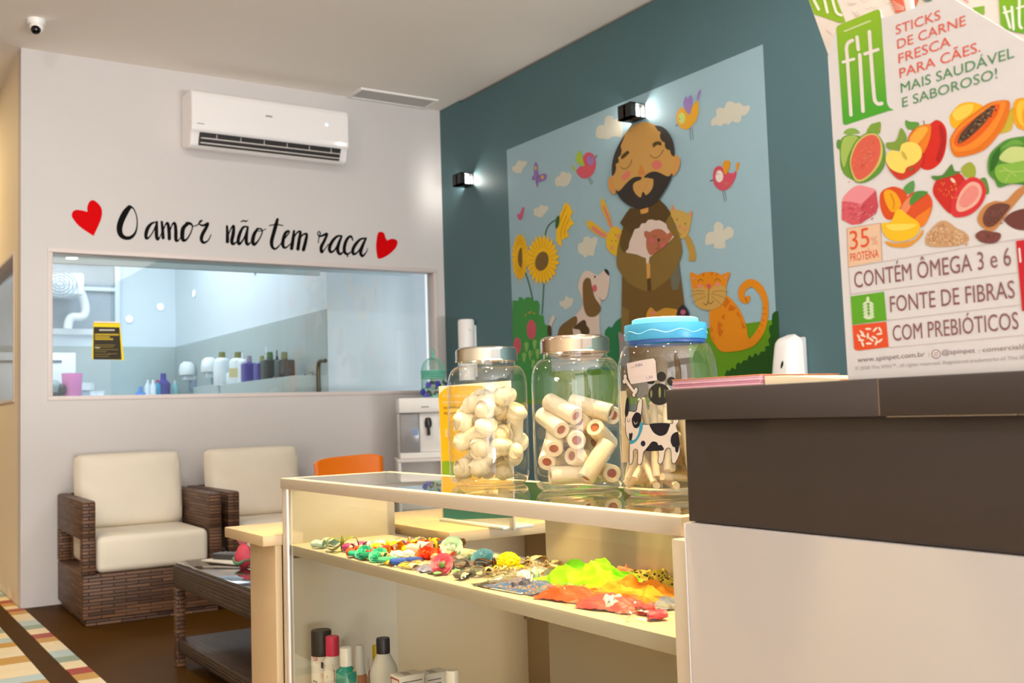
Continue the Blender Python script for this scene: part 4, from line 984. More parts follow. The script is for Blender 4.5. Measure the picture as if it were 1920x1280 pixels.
def bagged(px, py, label, mats, w=.045, d=.034, h=.018, rz=0.0, seed=1, L=.03, W=.03, kind='bow', card=None):
    q = inside(P(px, py, 'z', ZS+h*.35), spread_of(w*1.06, d*1.06, rz)); t = thing('bagged_bow', label, 'bagged bow', (q[0], q[1], ZS), 'bagged bows and bandanas on the counter shelf', rz)
    mats = mats if isinstance(mats, (list, tuple)) else [mats]
    if kind == 'bow':
        for s in (-1, 1): m = MB(); loop_mesh(m, s, L, W, h*.8); m.build('loop', mats[0], t, local=True)
        MB().ell((0, 0, h*.42), (.007, W*.28, h*.45), n=10).build('knot', mats[-1], t, local=True)
    elif kind == 'cloth':
        bagmesh(w*.8, d*.75, h*.8, seed+9).build('folded_cloth', mats[0], t, local=True)
        if len(mats) > 1: m = bagmesh(w*.45, d*.3, h*.9, seed+3); m.v = [(v[0]-.2*w, v[1]-.1*d, v[2]+.001) for v in m.v]; m.build('printed_fold', mats[1], t, local=True)
    elif kind == 'ring':
        m = MB(); m.tube([(L*math.cos(a), W*math.sin(a), .006) for a in np.linspace(0, 2*PI, 26, endpoint=False)], .005, 8, closed=True); m.build('band', mats[0], t, local=True)
    if card: MB().box((-w*.85, -d*.5, .0015), (-w*.45, d*.5, .0022)).build('card', card, t, local=True)
    bagmesh(w, d, h, seed).build('cellophane_bag', film, t, local=True)
    return t
WHT = cloth('#f1ebe2'); BLU = cloth('#2f55b8'); NVY = cloth('#262a55'); REDc = cloth('#d8301e'); TEA = cloth('#22b496'); YEL = cloth('#f2c40e')
LEO = leopard('leopard_cloth', '#d9bd92', '#2a1a12'); LEOY = leopard('yellow_leopard_cloth', '#e0a83a', '#2a1a12')
bow(610, 1034, 'hair_bow', 'pale silver green satin bow at the far end of the shelf', cloth('#b9cfc4', .3), rz=.5, L=.028, W=.030)
bow(642, 1036, 'hair_bow', 'olive gold glitter bow near the far end of the shelf', cloth('#8f9440', .3, .5), L=.030, W=.034, H=.026, rz=-.3)
bow(667, 1029, 'hair_bow', 'magenta and white striped bow behind the olive gold glitter bow', [cloth('#b8488a', .5, .4), WHT], L=.024, rz=.2)
rosette(684, 1033, 'flower_clip', 'cream cloth flower behind the turquoise rose clips', cloth('#f3e3d0'), r=.019, tilt=.4)
bow(668, 1043, 'hair_bow', 'orange red small bow in front of the magenta striped bow', cloth('#e4572e'), L=.02, W=.02, rz=.6)
bow(692, 1041, 'hair_bow', 'red ribbon bow between the cream flower and the yellow bow', cloth('#c9202c'), L=.018, W=.024, rz=1.0)
bow(712, 1037, 'hair_bow', 'red and peach bow beside the yellow bow', [REDc, cloth('#f0a080')], L=.024, W=.024, rz=-.2)
bow(727, 1033, 'hair_bow', 'yellow satin bow in the middle of the far pile', cloth('#f0b812'), L=.030, W=.026, H=.02, rz=.1)
bow(706, 1026, 'hair_bow', 'small white bow at the back of the far pile', WHT, L=.02, W=.02)
bow(757, 1028, 'hair_bow', 'yellow bow with purple centre behind the white pompoms', [cloth('#eaa90c'), cloth('#4b2f8a')], L=.032, W=.024, rz=-.1)
bow(737, 1026, 'hair_bow', 'pale pink bow at the back of the far pile', cloth('#f0c9c0'), L=.022, W=.02, rz=.4)
bow(772, 1033, 'hair_bow', 'yellow and blue bow beside the white pompoms', [cloth('#f2d313'), BLU], L=.022, W=.022, rz=.7)
pompom(744, 1041, 'white pompom nearer the turquoise roses', cloth('#f6efe2'), .017); pompom(764, 1040, 'white pompom nearer the orange red rose', cloth('#f6ece0'), .017)
bow(768, 1020, 'hair_bow', 'leopard print bow at the very back of the far pile', LEO, L=.034, W=.024, rz=-.5)
rosette(792, 1019, 'flower_clip', 'small white blossom clip at the very back of the pile', WHT, r=.012, tilt=.3)
bow(782, 1026, 'hair_bow', 'red bow with orange knot below the white blossom clip', [cloth('#d83a20'), cloth('#f08a1c')], L=.024, W=.022, rz=.2)
bow(787, 1034, 'hair_bow', 'pink and white bow behind the orange red rose', [cloth('#eec0bd'), WHT], L=.024, W=.03, H=.02, rz=.5)
bow(817, 1027, 'hair_bow', 'navy bow with yellow knot behind the red roses', [NVY, YEL], L=.026, W=.022, rz=-.1)
bow(806, 1022, 'hair_bow', 'orange yellow small bow beside the navy bow', cloth('#f0a31a'), L=.02, W=.018)
rosette(800, 1040, 'rose_clip', 'orange red rose in the middle of the shelf', cloth('#ff5a30'), r=.022, tilt=.5)
rosette(830, 1034, 'rose_clip', 'bright red rose beside the mint rosette', cloth('#ff4a30'), r=.019, tilt=.3)
rosette(849, 1032, 'rosette_clip', 'mint green spiral rosette standing on the shelf', cloth('#d6f0dc'), r=.022, tilt=1.0)
bow(851, 1021, 'hair_bow', 'brown and cream bow behind the mint rosette', [cloth('#8a6a3c', .6, .4), cloth('#e9d3a0')], L=.022, W=.02, z=ZS, rz=.2)
rosette(684, 1049, 'rose_clip', 'turquoise rose nearer the far end of the shelf', cloth('#4fcfae'), r=.017, tilt=.6)
rosette(711, 1048, 'rose_clip', 'turquoise rose beside the navy elastics', cloth('#66d6b2'), r=.018, tilt=.6)
loopband(670, 1058, 'teal ribbon loop nearest the shelf end', TEA, .018, .006, rz=.2); loopband(693, 1061, 'glossy green ribbon loop at the shelf edge', cloth('#148464', .2), .017, .007, rz=-.3); loopband(728, 1056, 'sea green ribbon loop beside the navy elastics', cloth('#4aa884', .4), .020, .006)
loopband(752, 1055, 'blue padded hair elastic under the first pompom', BLU, .020, .0065); loopband(776, 1053, 'blue padded hair elastic with a white bead', cloth('#2b4ba6', .35), .018, .0065, rz=.2); loopband(734, 1051, 'navy hair elastic beside the sea green ribbon loop', NVY, .016, .005)
bow(735, 1047, 'hair_bow', 'peach satin bow behind the navy hair elastic', cloth('#f2a987'), L=.022, W=.02)
bagged(793, 1060, 'pale pink bow in clear wrap beside the pink rosette', cloth('#f0d2d0'), w=.05, d=.032, h=.014, seed=3)
rosette(831, 1062, 'rosette_clip', 'pink rosette with a green centre near the shelf edge', cloth('#f27a90'), r=.020, tilt=.9, core=cloth('#4d9a58'), leaf=cloth('#6fa86a'))
bow(832, 1049, 'hair_bow', 'peach and white striped bow behind the pink rosette', [cloth('#ee9a7c'), WHT], L=.024, W=.022, rz=.4)
bagged(874, 1061, 'salmon pink ribbon in clear wrap on the shelf', cloth('#f0b7a6'), w=.055, d=.022, h=.013, L=.04, W=.018, rz=-.1, seed=4)
bagged(880, 1044, 'white blossom with green leaves in clear wrap', [WHT, cloth('#7fae6c')], w=.045, d=.026, h=.014, seed=5)
for px, py, s, lb in ((712, 1068, 11, 'yellow bow in clear wrap nearest the teal loops'), (747, 1071, 12, 'orange yellow bow in clear wrap behind the front yellow one'), (773, 1071, 13, 'yellow bow in clear wrap beside the pink bag'), (784, 1081, 14, 'lemon yellow bow in clear wrap on the shelf edge')):
    bagged(px, py, lb, cloth('#f0cc10' if s != 12 else '#eeb30c'), w=.038, d=.022, h=.013, L=.026, W=.02, seed=s, rz=.2*(s-12))
bagged(820, 1076, 'blue violet ribbon in clear wrap beside the dark grey bow', cloth('#7f83bd'), w=.05, d=.03, h=.012, kind='cloth', seed=21, rz=-.3)
bagged(846, 1084, 'dark grey satin bow in a clear bag on the shelf edge', cloth('#4f4f57', .3), w=.06, d=.045, h=.030, L=.032, W=.036, seed=22, rz=-.3, card=M('black_card', '#26221f', .5))
bagged(886, 1083, 'black ribbon bow in a clear bag behind the dark grey one', cloth('#56544f', .35), w=.055, d=.03, h=.022, L=.034, W=.026, seed=23, rz=.1)
rosette(906, 1043, 'flower_clip', 'pale blue carnation on the shelf', cloth('#b4e6f4'), r=.021, tilt=.5, n=11, petals=4)
pompom(953, 1049, 'bright yellow pompom flower on the shelf', cloth('#f4e010'), .024, base=cloth('#e4c814'))
for px, py, L, rz, lb, m in ((926, 1059, .034, -.6, 'brown animal print ribbon beside the pale blue carnation', leopard('tiger_cloth', '#8a5a3c', '#1c120e')), (932, 1075, .02, -.3, 'small leopard print bow in front of the yellow pompom', LEO), (990, 1057, .040, .2, 'leopard print bow behind the clear bag', LEO), (1025, 1065, .026, -.1, 'narrow leopard print bow between the two long ones', LEO), (1056, 1072, .042, .15, 'yellow leopard print ribbon beside the neon green cloth', LEOY)):
    bow(px, py, 'print_bow', lb, m, L=L, W=.020, H=.014, rz=rz)
bagged(1004, 1080, 'white ribbon in a puffy clear bag on the shelf', WHT, w=.07, d=.055, h=.036, L=.03, W=.03, seed=31, rz=.1)
bagged(950, 1095, 'grey satin band coiled in a clear bag on the shelf', cloth('#9d9a90', .3), w=.075, d=.05, h=.026, kind='ring', L=.036, W=.022, seed=32, card=M('black_card'))
def rag(px, py, label, mat, w, d, h, seed, rz=0.0, fold=8):
    q = inside(P(px, py, 'z', ZS+.004), spread_of(w*1.15, d*1.15, rz)); rg = random.Random(seed); ph = [rg.uniform(0, 6.3) for _ in range(8)]; m = MB()
    def f(u, v):
        a, b = 2*u-1, 2*v-1; e = max(0, 1-a*a)**.5*max(0, 1-b*b)**.5
        rd = lambda q: 1-abs(math.sin(q))
        z = h*e*(.30+.28*rd(2.3*a+1.1*b+ph[0])+.30*rd(3.7*b-1.9*a+ph[1]+.6*math.sin(4*a))+.20*rd(fold*.7*a+3*b+ph[2])+.12*rd(fold*b-5*a+ph[3]))
        wx = .10*math.sin(7*b+ph[4])+.07*math.sin(13*b+ph[5]); wy = .10*math.sin(7*a+ph[6])+.07*math.sin(12*a+ph[7])
        return (a*w*(1+wx)+.006*math.sin(9*b+ph[1]), b*d*(1+wy)+.006*math.sin(8*a+ph[2]), max(z, .001)+.0012)
    m.grid(f, 64, 64); o = m.build('bandana', mat, loc=(q[0], q[1], ZS), local=True); o.rotation_euler.z = rz
    so = o.modifiers.new('thick', 'SOLIDIFY'); so.thickness = .0008; so.offset = 1
    return tag(o, label, 'bandana', 'bagged bows and bandanas on the counter shelf')
rag(1112, 1098, 'neon green crumpled bandana on the shelf', cloth('#92e412', .7), .055, .105, .060, 4, .1)
rag(1062, 1086, 'coral red small bandana tucked under the neon green one', cloth('#e8694c', .6), .022, .03, .024, 8)
rag(1190, 1118, 'orange crumpled bandana beside the neon green one', cloth('#f58a12', .7), .05, .085, .036, 6, .2)
rag(1222, 1092, 'yellow and black printed bandana behind the orange one', leopard('monster_print', '#e8c648', '#3a3030'), .05, .06, .036, 12)
rag(1170, 1087, 'salmon bandana fold between the green and printed ones', cloth('#f08a6a'), .03, .05, .034, 15)
bagged(985, 1122, 'blue and orange printed bandana in a clear bag', [leopard('blue_print', '#4a6fb0', '#e08a3c'), NVY], w=.055, d=.09, h=.018, kind='cloth', seed=41, rz=.1, card=M('white_card', '#f2eee8'))
bagged(1075, 1132, 'orange red bandana in a clear bag on the shelf edge', cloth('#ee4a1a', .5), w=.045, d=.085, h=.026, kind='cloth', seed=42, rz=.25)
bagged(1150, 1152, 'white printed bow on red in a clear bag on the shelf edge', [cloth('#e0464a', .5), leopard('white_blue_print', '#eef0f4', '#8894c4')], w=.045, d=.075, h=.024, kind='cloth', seed=43, rz=.3)
bagged(1236, 1128, 'grey blue bandana in a clear bag with white card', cloth('#7d84a0', .5), w=.04, d=.06, h=.016, kind='cloth', seed=44, card=M('white_card'))
bagged(1222, 1176, 'crimson pink bow in a clear bag at the near end of the shelf', [cloth('#d83e56', .5), cloth('#b02a44')], w=.04, d=.05, h=.02, L=.03, W=.03, seed=45, rz=1.2)

# ------------------------------------------------------------------ bottles and boxes on the lower shelf
def bottle(px, x, pytop, label, cap, body, r, rc, hc, name='bottle', neck=.0, labelmat=None, shoulder=.03, cat='bottle', flare=1.0):
    q = P(px, pytop, 'x', x); y, ztop = q[1], q[2]-.002
    t = thing(name, label, cat, (x, y, LZ+.0005), 'grooming bottles on the lower shelf'); H = ztop-LZ; hb = H-hc
    b = MB(); b.lathe([(0, 0), (r*.96, 0), (r, .004), (r, hb-shoulder-neck), (r*.94, hb-shoulder*.6-neck), (rc*1.02, hb-neck), (rc*.92, hb), (0, hb)], n=28); bod = b.build('bottle_body', body, t, local=True)
    c = MB(); c.lathe([(0, hb), (rc, hb), (rc*flare, H-.004), (rc*flare*.93, H), (0, H)], n=28); c.build('cap', cap, t, local=True)
    if labelmat:
        l = MB(); l.lathe([(r*1.006, H*.18), (r*1.006, hb-shoulder-neck-.006)], n=20, a0=PI*.72, a1=PI*1.5); l.build('sticker', labelmat, t, local=True)
    return bod, y
wb_m = M('bottle_white', '#ece6e0', .3); 
t, y = bottle(602, 1.043, 1179, 'tall white bottle with a black cap at the far end of the lower shelf', M('cap_black', '#211f1f', .45), wb_m, .026, .0255, .062, shoulder=.004)
a = Art(on_cyl(1.043, y, .0262), .0003); a.frame(570, 1160, 6); a.stroke([(105,435),(110,425),(135,428),(148,450),(140,468),(110,462)], 7, '#b5443a'); a.stroke([(115,445),(140,452)], 7, '#b5443a'); a.stroke([(108,712),(112,690),(130,712),(135,700),(150,715)], 8, '#3a3432'); a.build('print', t)
t, y = bottle(623, 1.040, 1191, 'white bottle with a pink cap beside the black capped bottle', M('cap_pink', '#d42c58', .45), wb_m, .024, .0165, .046, shoulder=.012, neck=.004)
a = Art(on_cyl(1.040, y, .0242), .0003); a.frame(570, 1160, 6)
a.raw([a.px(q) for q in ((190,485),(220,490),(220,560),(190,552))], A('#3c3a44'))
for q in ([(232,520),(328,522),(330,585),(232,580),(232,520)],): a.stroke(q, 3, '#c2504a', smooth=False)
for s, x0, x1, yy in (('SOOTHE', 192, 325, 640), ('STOP', 192, 270, 670)): a.text(s, (x0, yy), (x1, yy), 30, A('#d2705e'))
a.build('print', t)
t, y = bottle(648, 1.022, 1212, 'teal bottle with a white cap at the front of the lower shelf', wb_m, M('bottle_teal', '#12907f', .25), .025, .0145, .042, shoulder=.010, neck=.004)
a = Art(on_cyl(1.022, y, .0252), .0003); a.frame(570, 1160, 6); a.poly([(485,650),(510,610),(545,590),(560,560),(590,555),(592,720),(500,720),(478,690)], '#d9cba4'); a.text('Dr.S', (500, 672), (590, 660), 50, A('#4a2f1c')); a.stroke([(340,580),(345,710)], 10, '#5a3c2c'); a.build('print', t)
t, y = bottle(673, 1.115, 1208, 'slim white spray bottle with an orange label behind the teal bottle', M('spray_white', '#ddd8d2', .4), M('bottle_amber_label', '#b5754a', .5, var=.3, scale=60), .020, .015, .070, shoulder=.008, flare=.72)
t, y = bottle(718, 1.12, 1194, 'round white bottle with a navy cap in the middle of the lower shelf', M('cap_navy', '#1a1c30', .4), wb_m, .034, .0165, .036, shoulder=.045, neck=.004)
a = Art(on_cyl(1.12, y, .0342), .0003); a.frame(570, 1160, 6)
for k in range(5): a.stroke([(716,455+k*24),(735,448+k*24)], 6, '#b06a60')
a.build('print', t)
t, y = bottle(703, 1.175, 1208, 'yellow and red tube standing behind the navy capped bottle', M('cap_yellow', '#d8b414', .5), M('tube_red', '#b83a34', .5), .018, .007, .05, shoulder=.02)
cb = M('carton_white', '#e4ddd6', .55)
def carton(px, py, x, wx, wy, label, seed):
    """carton whose near top corner is seen at the given pixel"""
    q = P(px, py, 'x', x); y, H = q[1], q[2]-LZ
    t = thing('medicine_box', label, 'box', (x+wx/2, y+wy/2, LZ+.0005), 'medicine boxes on the lower shelf'); a, b = wx/2, wy/2
    body = MB().box((-a, -b, 0), (a, b, H), .0008).build('carton', cb, t, local=True)
    m = MB(); e = .0004; m.box((-a-e, b-.006, 0), (-a, b-.003, H-.006)); m.box((-a-e, -b+.002, H-.009), (-a, b-.003, H-.006)); m.box((-a-e, -b+.002, 0), (-a, -b+.005, H-.009)); m.build('red_stripe', M('stripe_red', '#a8323c', .5), body, local=True)
    m = MB(); rg = random.Random(seed)
    for k in range(7): m.box((-a+.006, -b-e, H-.014-k*.009), (a-rg.uniform(.004, .022), -b, H-.012-k*.009))
    for k in range(3): m.box((-a+.02+k*.006, -b+.008, H), (-a+.022+k*.006, b-.012, H+e))
    m.build('print_lines', M('print_grey', '#5a5552', .6), body, local=True)
carton(749, 1270, 1.05, .062, .046, 'white medicine box with red line beside the navy capped bottle', 1)
carton(797, 1266, 1.122, .062, .046, 'white medicine box standing behind the little white bottle', 2)
bottle(848, 1.06, 1254, 'small all white bottle in front of the medicine boxes', wb_m, wb_m, .016, .0135, .03, shoulder=.008)
# ------------------------------------------------------------------ treat jars on the glass top
JZ = CZ
JR = .0862
chromeL = M('polished_lid', '#d8d2c8', .12, metal=1.0, var=.02)
def jar_body(t, R, zs, rn, zn, zt, mat):
    """thin glass shell: flat base, straight wall up to zs, shoulder in to the neck rn at zn, rim at zt"""
    pr = [(0, .004), (R*.72, .004), (R*.86, .003), (R*.95, .010), (R*.99, .022), (R, .035), (R, zs*.5), (R, zs)]
    for k in range(1, 8):
        q = k/8*PI/2; pr.append((rn+(R-rn)*math.cos(q)**.9, zs+(zn-zs)*math.sin(q)))
    pr += [(rn, zn), (rn, zt)]
    b = MB(); b.lathe(pr, n=64); body = b.build('glass_body', mat, t, local=True)
    b = MB(); b.lathe([(0, .0012), (R*.84, .0012), (R*.93, .006), (R*.965, .013), (R*.9, .016), (0, .011)], n=48); b.build('glass_base', mat, t, local=True); return body
def jar(px, py, label):
    q = P(px, py, 'z', JZ); t = thing('glass_jar', label, 'jar', (q[0], q[1], JZ), 'treat jars on the counter'); return t, q
J1, q1 = jar(919, 907, 'glass jar with silver lid holding knotted rawhide bones')
jar_body(J1, JR, .205, .062, .252, .272, jar_glass)
b = MB(); b.lathe([(0, .292), (.060, .292), (.066, .288), (.067, .284), (.067, .266), (.068, .262), (.0655, .2615)], n=56); b.build('lid', chromeL, J1, local=True)
J2, q2 = jar(1087, 917, 'glass jar with silver lid holding filled rawhide rolls')
b = None
jar_body(J2, JR, .207, .062, .252, .272, jar_glass)
b = MB(); b.lathe([(0, .2935), (.060, .2935), (.066, .289), (.067, .285), (.067, .266), (.068, .262), (.0655, .2615)], n=56); b.build('lid', M('polished_copper_lid', '#d9c3ae', .12, metal=1.0, var=.02), J2, local=True)
J3, q3 = jar(1260, 927, 'plastic jar with blue screw lid, dog sticker and rawhide sticks')
R3 = .0868
G3 = jar_body(J3, R3, .195, .068, .262, .272, jar_glass)
blue = M('blue_lid_plastic', '#4cb2e6', .35, var=.03); blue2 = M('light_blue_lid', '#7fd0f2', .35, var=.03)
b = MB(); n = 120
prof = [(0, .298), (.058, .298), (.0705, .296), (.0712, .288), (.0712, .272), (.0705, .268), (.0685, .2675)]
vs = []; fs = []
for j, (r, z) in enumerate(prof):
    for k in range(n): rr = r+(.0007 if (k % 2 and 2 <= j <= 4) else 0); vs.append((rr*math.cos(2*PI*k/n), rr*math.sin(2*PI*k/n), z))
for j in range(len(prof)-1):
    for k in range(n): fs.append([j*n+k, j*n+(k+1) % n, (j+1)*n+(k+1) % n, (j+1)*n+k])
b.add(vs, fs, 0, True); lid3 = b.build('lid', blue, J3, local=True)
b = MB(); b.lathe([(0, .3065), (.054, .3065), (.0575, .305), (.058, .302), (.058, .2982)], n=64); b.build('lid_step', blue2, lid3, local=True)
b = MB(); b.tube([(.0716*math.cos(a), .0716*math.sin(a), .2805+.0028*math.sin(9*a)) for a in np.linspace(0, 2*PI, 160, endpoint=False)], .0009, 5, closed=True); b.build('wave_line', blue2, lid3, local=True)
b = MB(); b.lathe([(.0683, .262), (.0688, .2645), (.0683, .2672)], n=56); b.build('seal_ring', M('blue_seal', '#3f66b8', .3), J3, local=True)
# stickers on the third jar
jc = on_cyl(q3[0], q3[1], R3+.0004)
a = Art(jc, .00025, fine=5.0); a.frame(1160, 690, 4.743)
OUT, WHI, BLK = '#1c1a2c', '#efe4da', '#1a1520'
a.stroke([(57,90),(75,125),(125,195),(150,215)], 34, OUT, lay=1); a.stroke([(57,90),(75,125),(125,195),(150,215)], 24, WHI, lay=2)
for c in ((58,75),(50,118),(155,192),(135,235)): a.ell(c, 19, 25, OUT, lay=1)
for c in ((58,75),(50,118),(155,192),(135,235)): a.ell(c, 14, 20, WHI, lay=2)
for c, rx, ry in (((380,75),42,44),((468,117),38,40),((285,122),34,20),((508,195),26,26)): a.ell(c, rx, ry, '#2e2a28', lay=1)
a.ell((362,232), 97, 97, '#2e2a28', lay=1); a.ell((365,215), 10, 48, '#9aa05c', lay=2); a.ell((290,228), 9, 35, '#8d9660', lay=2); a.ell((410,225), 5, 40, '#6f7a4c', lay=2); a.ell((432,240), 6, 42, '#8d9660', lay=2)
dog = [(95,378),(150,382),(165,320),(185,275),(202,266),(213,285),(208,380),(195,470),(212,496),(340,492),(445,490),(478,488),(480,455),(500,435),(530,450),(535,480),(515,510),(528,560),(540,640),(548,740),(530,800),(505,845),(485,848),(470,830),(458,720),(418,728),(400,820),(380,852),(355,850),(345,830),(345,735),(235,733),(215,820),(195,858),(172,855),(165,830),(166,733),(135,731),(132,800),(120,850),(100,857),(90,840),(92,700),(95,650),(70,610),(57,540),(58,440),(75,400)]
a.poly(dog, OUT, lay=3, k=4)
cx, cy = 320, 580
ins = []
q = catmull(dog, True, 4); nq = len(q)
for i in range(nq):
    tg_ = q[(i+1) % nq]-q[i-1]; tg_ = tg_/(np.linalg.norm(tg_)+1e-9); nn = np.array([-tg_[1], tg_[0]]); ins.append(q[i]+nn*5.5)
area_s = sum(q[i][0]*q[(i+1) % nq][1]-q[(i+1) % nq][0]*q[i][1] for i in range(nq))
if area_s < 0: ins = [2*q[i]-ins[i] for i in range(nq)]
a.raw([a.px(p) for p in ins], A(WHI), lay=4)
a.poly([(80,255),(92,300),(88,390),(72,432),(58,425),(55,380),(65,290)], BLK, lay=5)
a.poly([(120,440),(150,395),(185,400),(202,440),(190,500),(165,532),(135,525),(118,480)], BLK, lay=5); a.stroke([(135,475),(148,498),(165,480)], 5, '#d8cfc4', lay=6)
a.stroke([(76,445),(82,474),(98,470),(98,448)], 3.5, OUT, lay=5)
a.poly([(92,575),(105,585),(115,572),(124,590),(112,640),(95,635)], BLK, lay=5)
a.poly([(190,485),(215,495),(205,560),(165,640),(120,672),(95,668),(100,640),(140,635),(175,575)], '#3fa3c6', lay=5)
a.poly([(286,494),(445,491),(445,540),(420,585),(370,602),(320,580),(290,540)], BLK, lay=5)
a.poly([(240,735),(265,690),(300,652),(340,660),(355,685),(380,682),(402,725),(345,735)], BLK, lay=5); a.ell((217,670), 21, 26, '#231d3c', lay=5)
a.poly([(528,575),(500,572),(470,600),(462,650),(480,695),(500,705),(505,740),(528,745),(540,660)], BLK, lay=5)
a.build('dog_sticker', G3)
a = Art(jc, .0004, fine=5.0); a.frame(1150, 570, 8); a.lay = 3
a.raw([a.px(p) for p in ((200,890),(400,845),(600,812),(632,850),(655,1140),(500,1165),(265,1200),(225,1100))], A('#efe0dc'), lay=8)
for y, x0, x1 in ((925,225,615),(975,235,620),(1020,240,630),(1065,245,635),(1105,250,640)): a.stroke([(x0,y+12),(x1,y-35)], 2.5, '#d6c2cc', lay=9)
a.text('R$6', (330,945), (435,922), 42, A('#9a86b4'), lay=9); a.text('1,50', (495,1125), (590,1105), 36, A('#9a86b4'), lay=9); a.stroke([(268,950),(312,940)], 5, '#b08a9c', lay=9)
a.build('price_sticker', G3)

# ---- piles dropped into the jars
def drop_pile(R, chain, count, tilt, seed, zmax, tries=70, floor=.014, bias=None, shake=90, soft=.93):
    """drop items (sphere chains) one by one into a jar of inner radius R, shaking after each so that they pack; returns (location, rotation)"""
    rg = np.random.RandomState(seed); offs = np.array(chain[0], float); rad = np.array(chain[1])*soft; m = len(offs)
    PC = np.zeros((0, m, 3)); out = []
    RR = np.tile(rad, 1)
    def rest(xy, oz, others, zfrom=None):
        z = (floor+rad-oz).max()
        if len(others):
            Q = others.reshape(-1, 3); S = np.tile(rad, len(others))
            d2 = (xy[:, None, 0]-Q[None, :, 0])**2+(xy[:, None, 1]-Q[None, :, 1])**2; s = rad[:, None]+S[None, :]; hit = d2 < s*s
            half = np.sqrt(np.maximum(s*s-d2, 0)); base = Q[None, :, 2]-oz[:, None]
            if zfrom is not None:
                if (hit & (zfrom < base+half-1e-6) & (zfrom > base-half+1e-6)).any(): return None
                hit = hit & (base+half <= zfrom+1e-6)
            if hit.any(): z = max(z, (base+half)[hit].max())
        return z
    def fits(xy): return not (np.hypot(xy[:, 0], xy[:, 1])+rad > R).any()
    def mat3(r): return np.array([list(row) for row in r])
    for n in range(count):
        best = None
        for _ in range(tries):
            rot = Euler((0, tilt(rg), rg.uniform(0, 2*PI))).to_matrix() @ Matrix.Rotation(rg.uniform(0, 6.28), 3, 'X')
            O = offs @ mat3(rot).T; rr = R*math.sqrt(rg.uniform(0, 1)); th = rg.uniform(0, 2*PI); c = np.array([rr*math.cos(th), rr*math.sin(th)])
            xy = O[:, :2]+c
            if not fits(xy): continue
            z = rest(xy, O[:, 2], PC); top = z+O[:, 2].max()
            if top+rad.max() > zmax: continue
            k = top+(bias(c) if bias else 0)
            if best is None or k < best[0]: best = (k, c, z, rot, O)
        if best is None: continue
        _, c, z, rot, O = best
        PC = np.concatenate([PC, (O+np.array([c[0], c[1], z]))[None]]); out.append([c, z, rot])
        for _ in range(shake):
            i = len(out)-1 if rg.uniform() < .4 else rg.randint(len(out)); c, z, rot = out[i]
            c2 = c+rg.normal(0, .007, 2)-(side*.002 if bias is None else -side*.0015); r2 = Euler(tuple(rg.normal(0, .12, 3))).to_matrix() @ rot
            O2 = offs @ mat3(r2).T; xy = O2[:, :2]+c2
            if not fits(xy): continue
            zz = rest(xy, O2[:, 2], np.delete(PC, i, 0), z+.002)
            if zz is not None and zz < z-1e-5: out[i] = [c2, zz, r2]; PC[i] = O2+np.array([c2[0], c2[1], zz])
    return [(Vector((c[0], c[1], z)), rot) for c, z, rot in out]
side = np.array([RIGHT[0], RIGHT[1]]); side = side/np.linalg.norm(side)
hide = M('rawhide', '#f2e2bd', .55, g=1.0, var=.06, scale=30, bump=.12, bscale=90, sub=.12)
def bone_mesh(seed):
    """knotted rawhide bone along X: rolled shaft, a folded knot and a rolled flap at each end"""
    rg = random.Random(seed); m = MB()
    m.tube([(-.030, 0, 0), (-.015, .001, .001), (0, 0, 0), (.015, -.001, .0005), (.030, 0, 0)], [.016, .0140, .0130, .0140, .016], 14)
    for s in (-1, 1):
        m.ell((s*.031, 0, .001), (.0175, .0225, .0210), n=16, noise=.05, seed=seed+s)
        m.ell((s*.036, .007, .007), (.0145, .0190, .0150), n=14, noise=.06, seed=seed+5*s, mat=Euler((rg.uniform(-.6, .6), .4, .5*s)).to_matrix())
        ph = rg.uniform(0, 6.28); tl = rg.uniform(.3, .8)*s
        def roll(u, v, s=s, ph=ph, tl=tl):
            a = ph+u*2.4*PI; r = .0225-.0105*u; w = (v-.5)*.040*(1-.25*u)
            x = s*.033+w*.35*s+.004*math.sin(a); y = r*math.cos(a); z = r*math.sin(a)
            x2 = x-s*.033; xr = x2*math.cos(tl)-y*math.sin(tl); yr = x2*math.sin(tl)+y*math.cos(tl)
            return (s*.033+xr+s*w*.4, yr, z)
        m.grid(roll, 30, 4)
    return m.mesh('rawhide_bone', hide)
bones = [bone_mesh(k) for k in (1, 2, 3, 4)]
bo = [(-.035, 0, 0), (-.017, 0, 0), (0, 0, 0), (.017, 0, 0), (.035, 0, 0)]; br = np.array([.0195, .0145, .0125, .0145, .0195])
for i, (loc, rot) in enumerate(drop_pile(JR-.003, (bo, br), 30, lambda r: r.normal(0, .7), 11, .215, 90, bias=lambda c: -.9*float(c@side))):
    o = bpy.data.objects.new('rawhide_bone', bones[i % 4]); COL.objects.link(o); o.location = Vector((q1[0], q1[1], JZ))+loc; o.rotation_euler = rot.to_euler()
    tag(o, 'knotted white rawhide bone piled in the jar of bones', 'dog chew', 'knotted rawhide bones in the first jar')
shell_m = M('roll_hide', '#f3e4c4', .5, var=.04, scale=30, bump=.06, bscale=80, sub=.1); fill_m = M('meat_filling', '#a8512e', .6, var=.25, scale=120, bump=.2, bscale=300)
LR, RR_ = .084, .0172
mo = MB(); mo.lathe([(.0085, -LR/2+.003), (.0095, -LR/2), (.0158, -LR/2), (RR_, -LR/2+.002), (RR_*1.0, 0), (RR_, LR/2-.002), (.0158, LR/2), (.0095, LR/2), (.0085, LR/2-.003)], n=26, mat=Matrix.Rotation(PI/2, 4, 'Y'))
roll_shell = mo.mesh('roll_shell', shell_m)
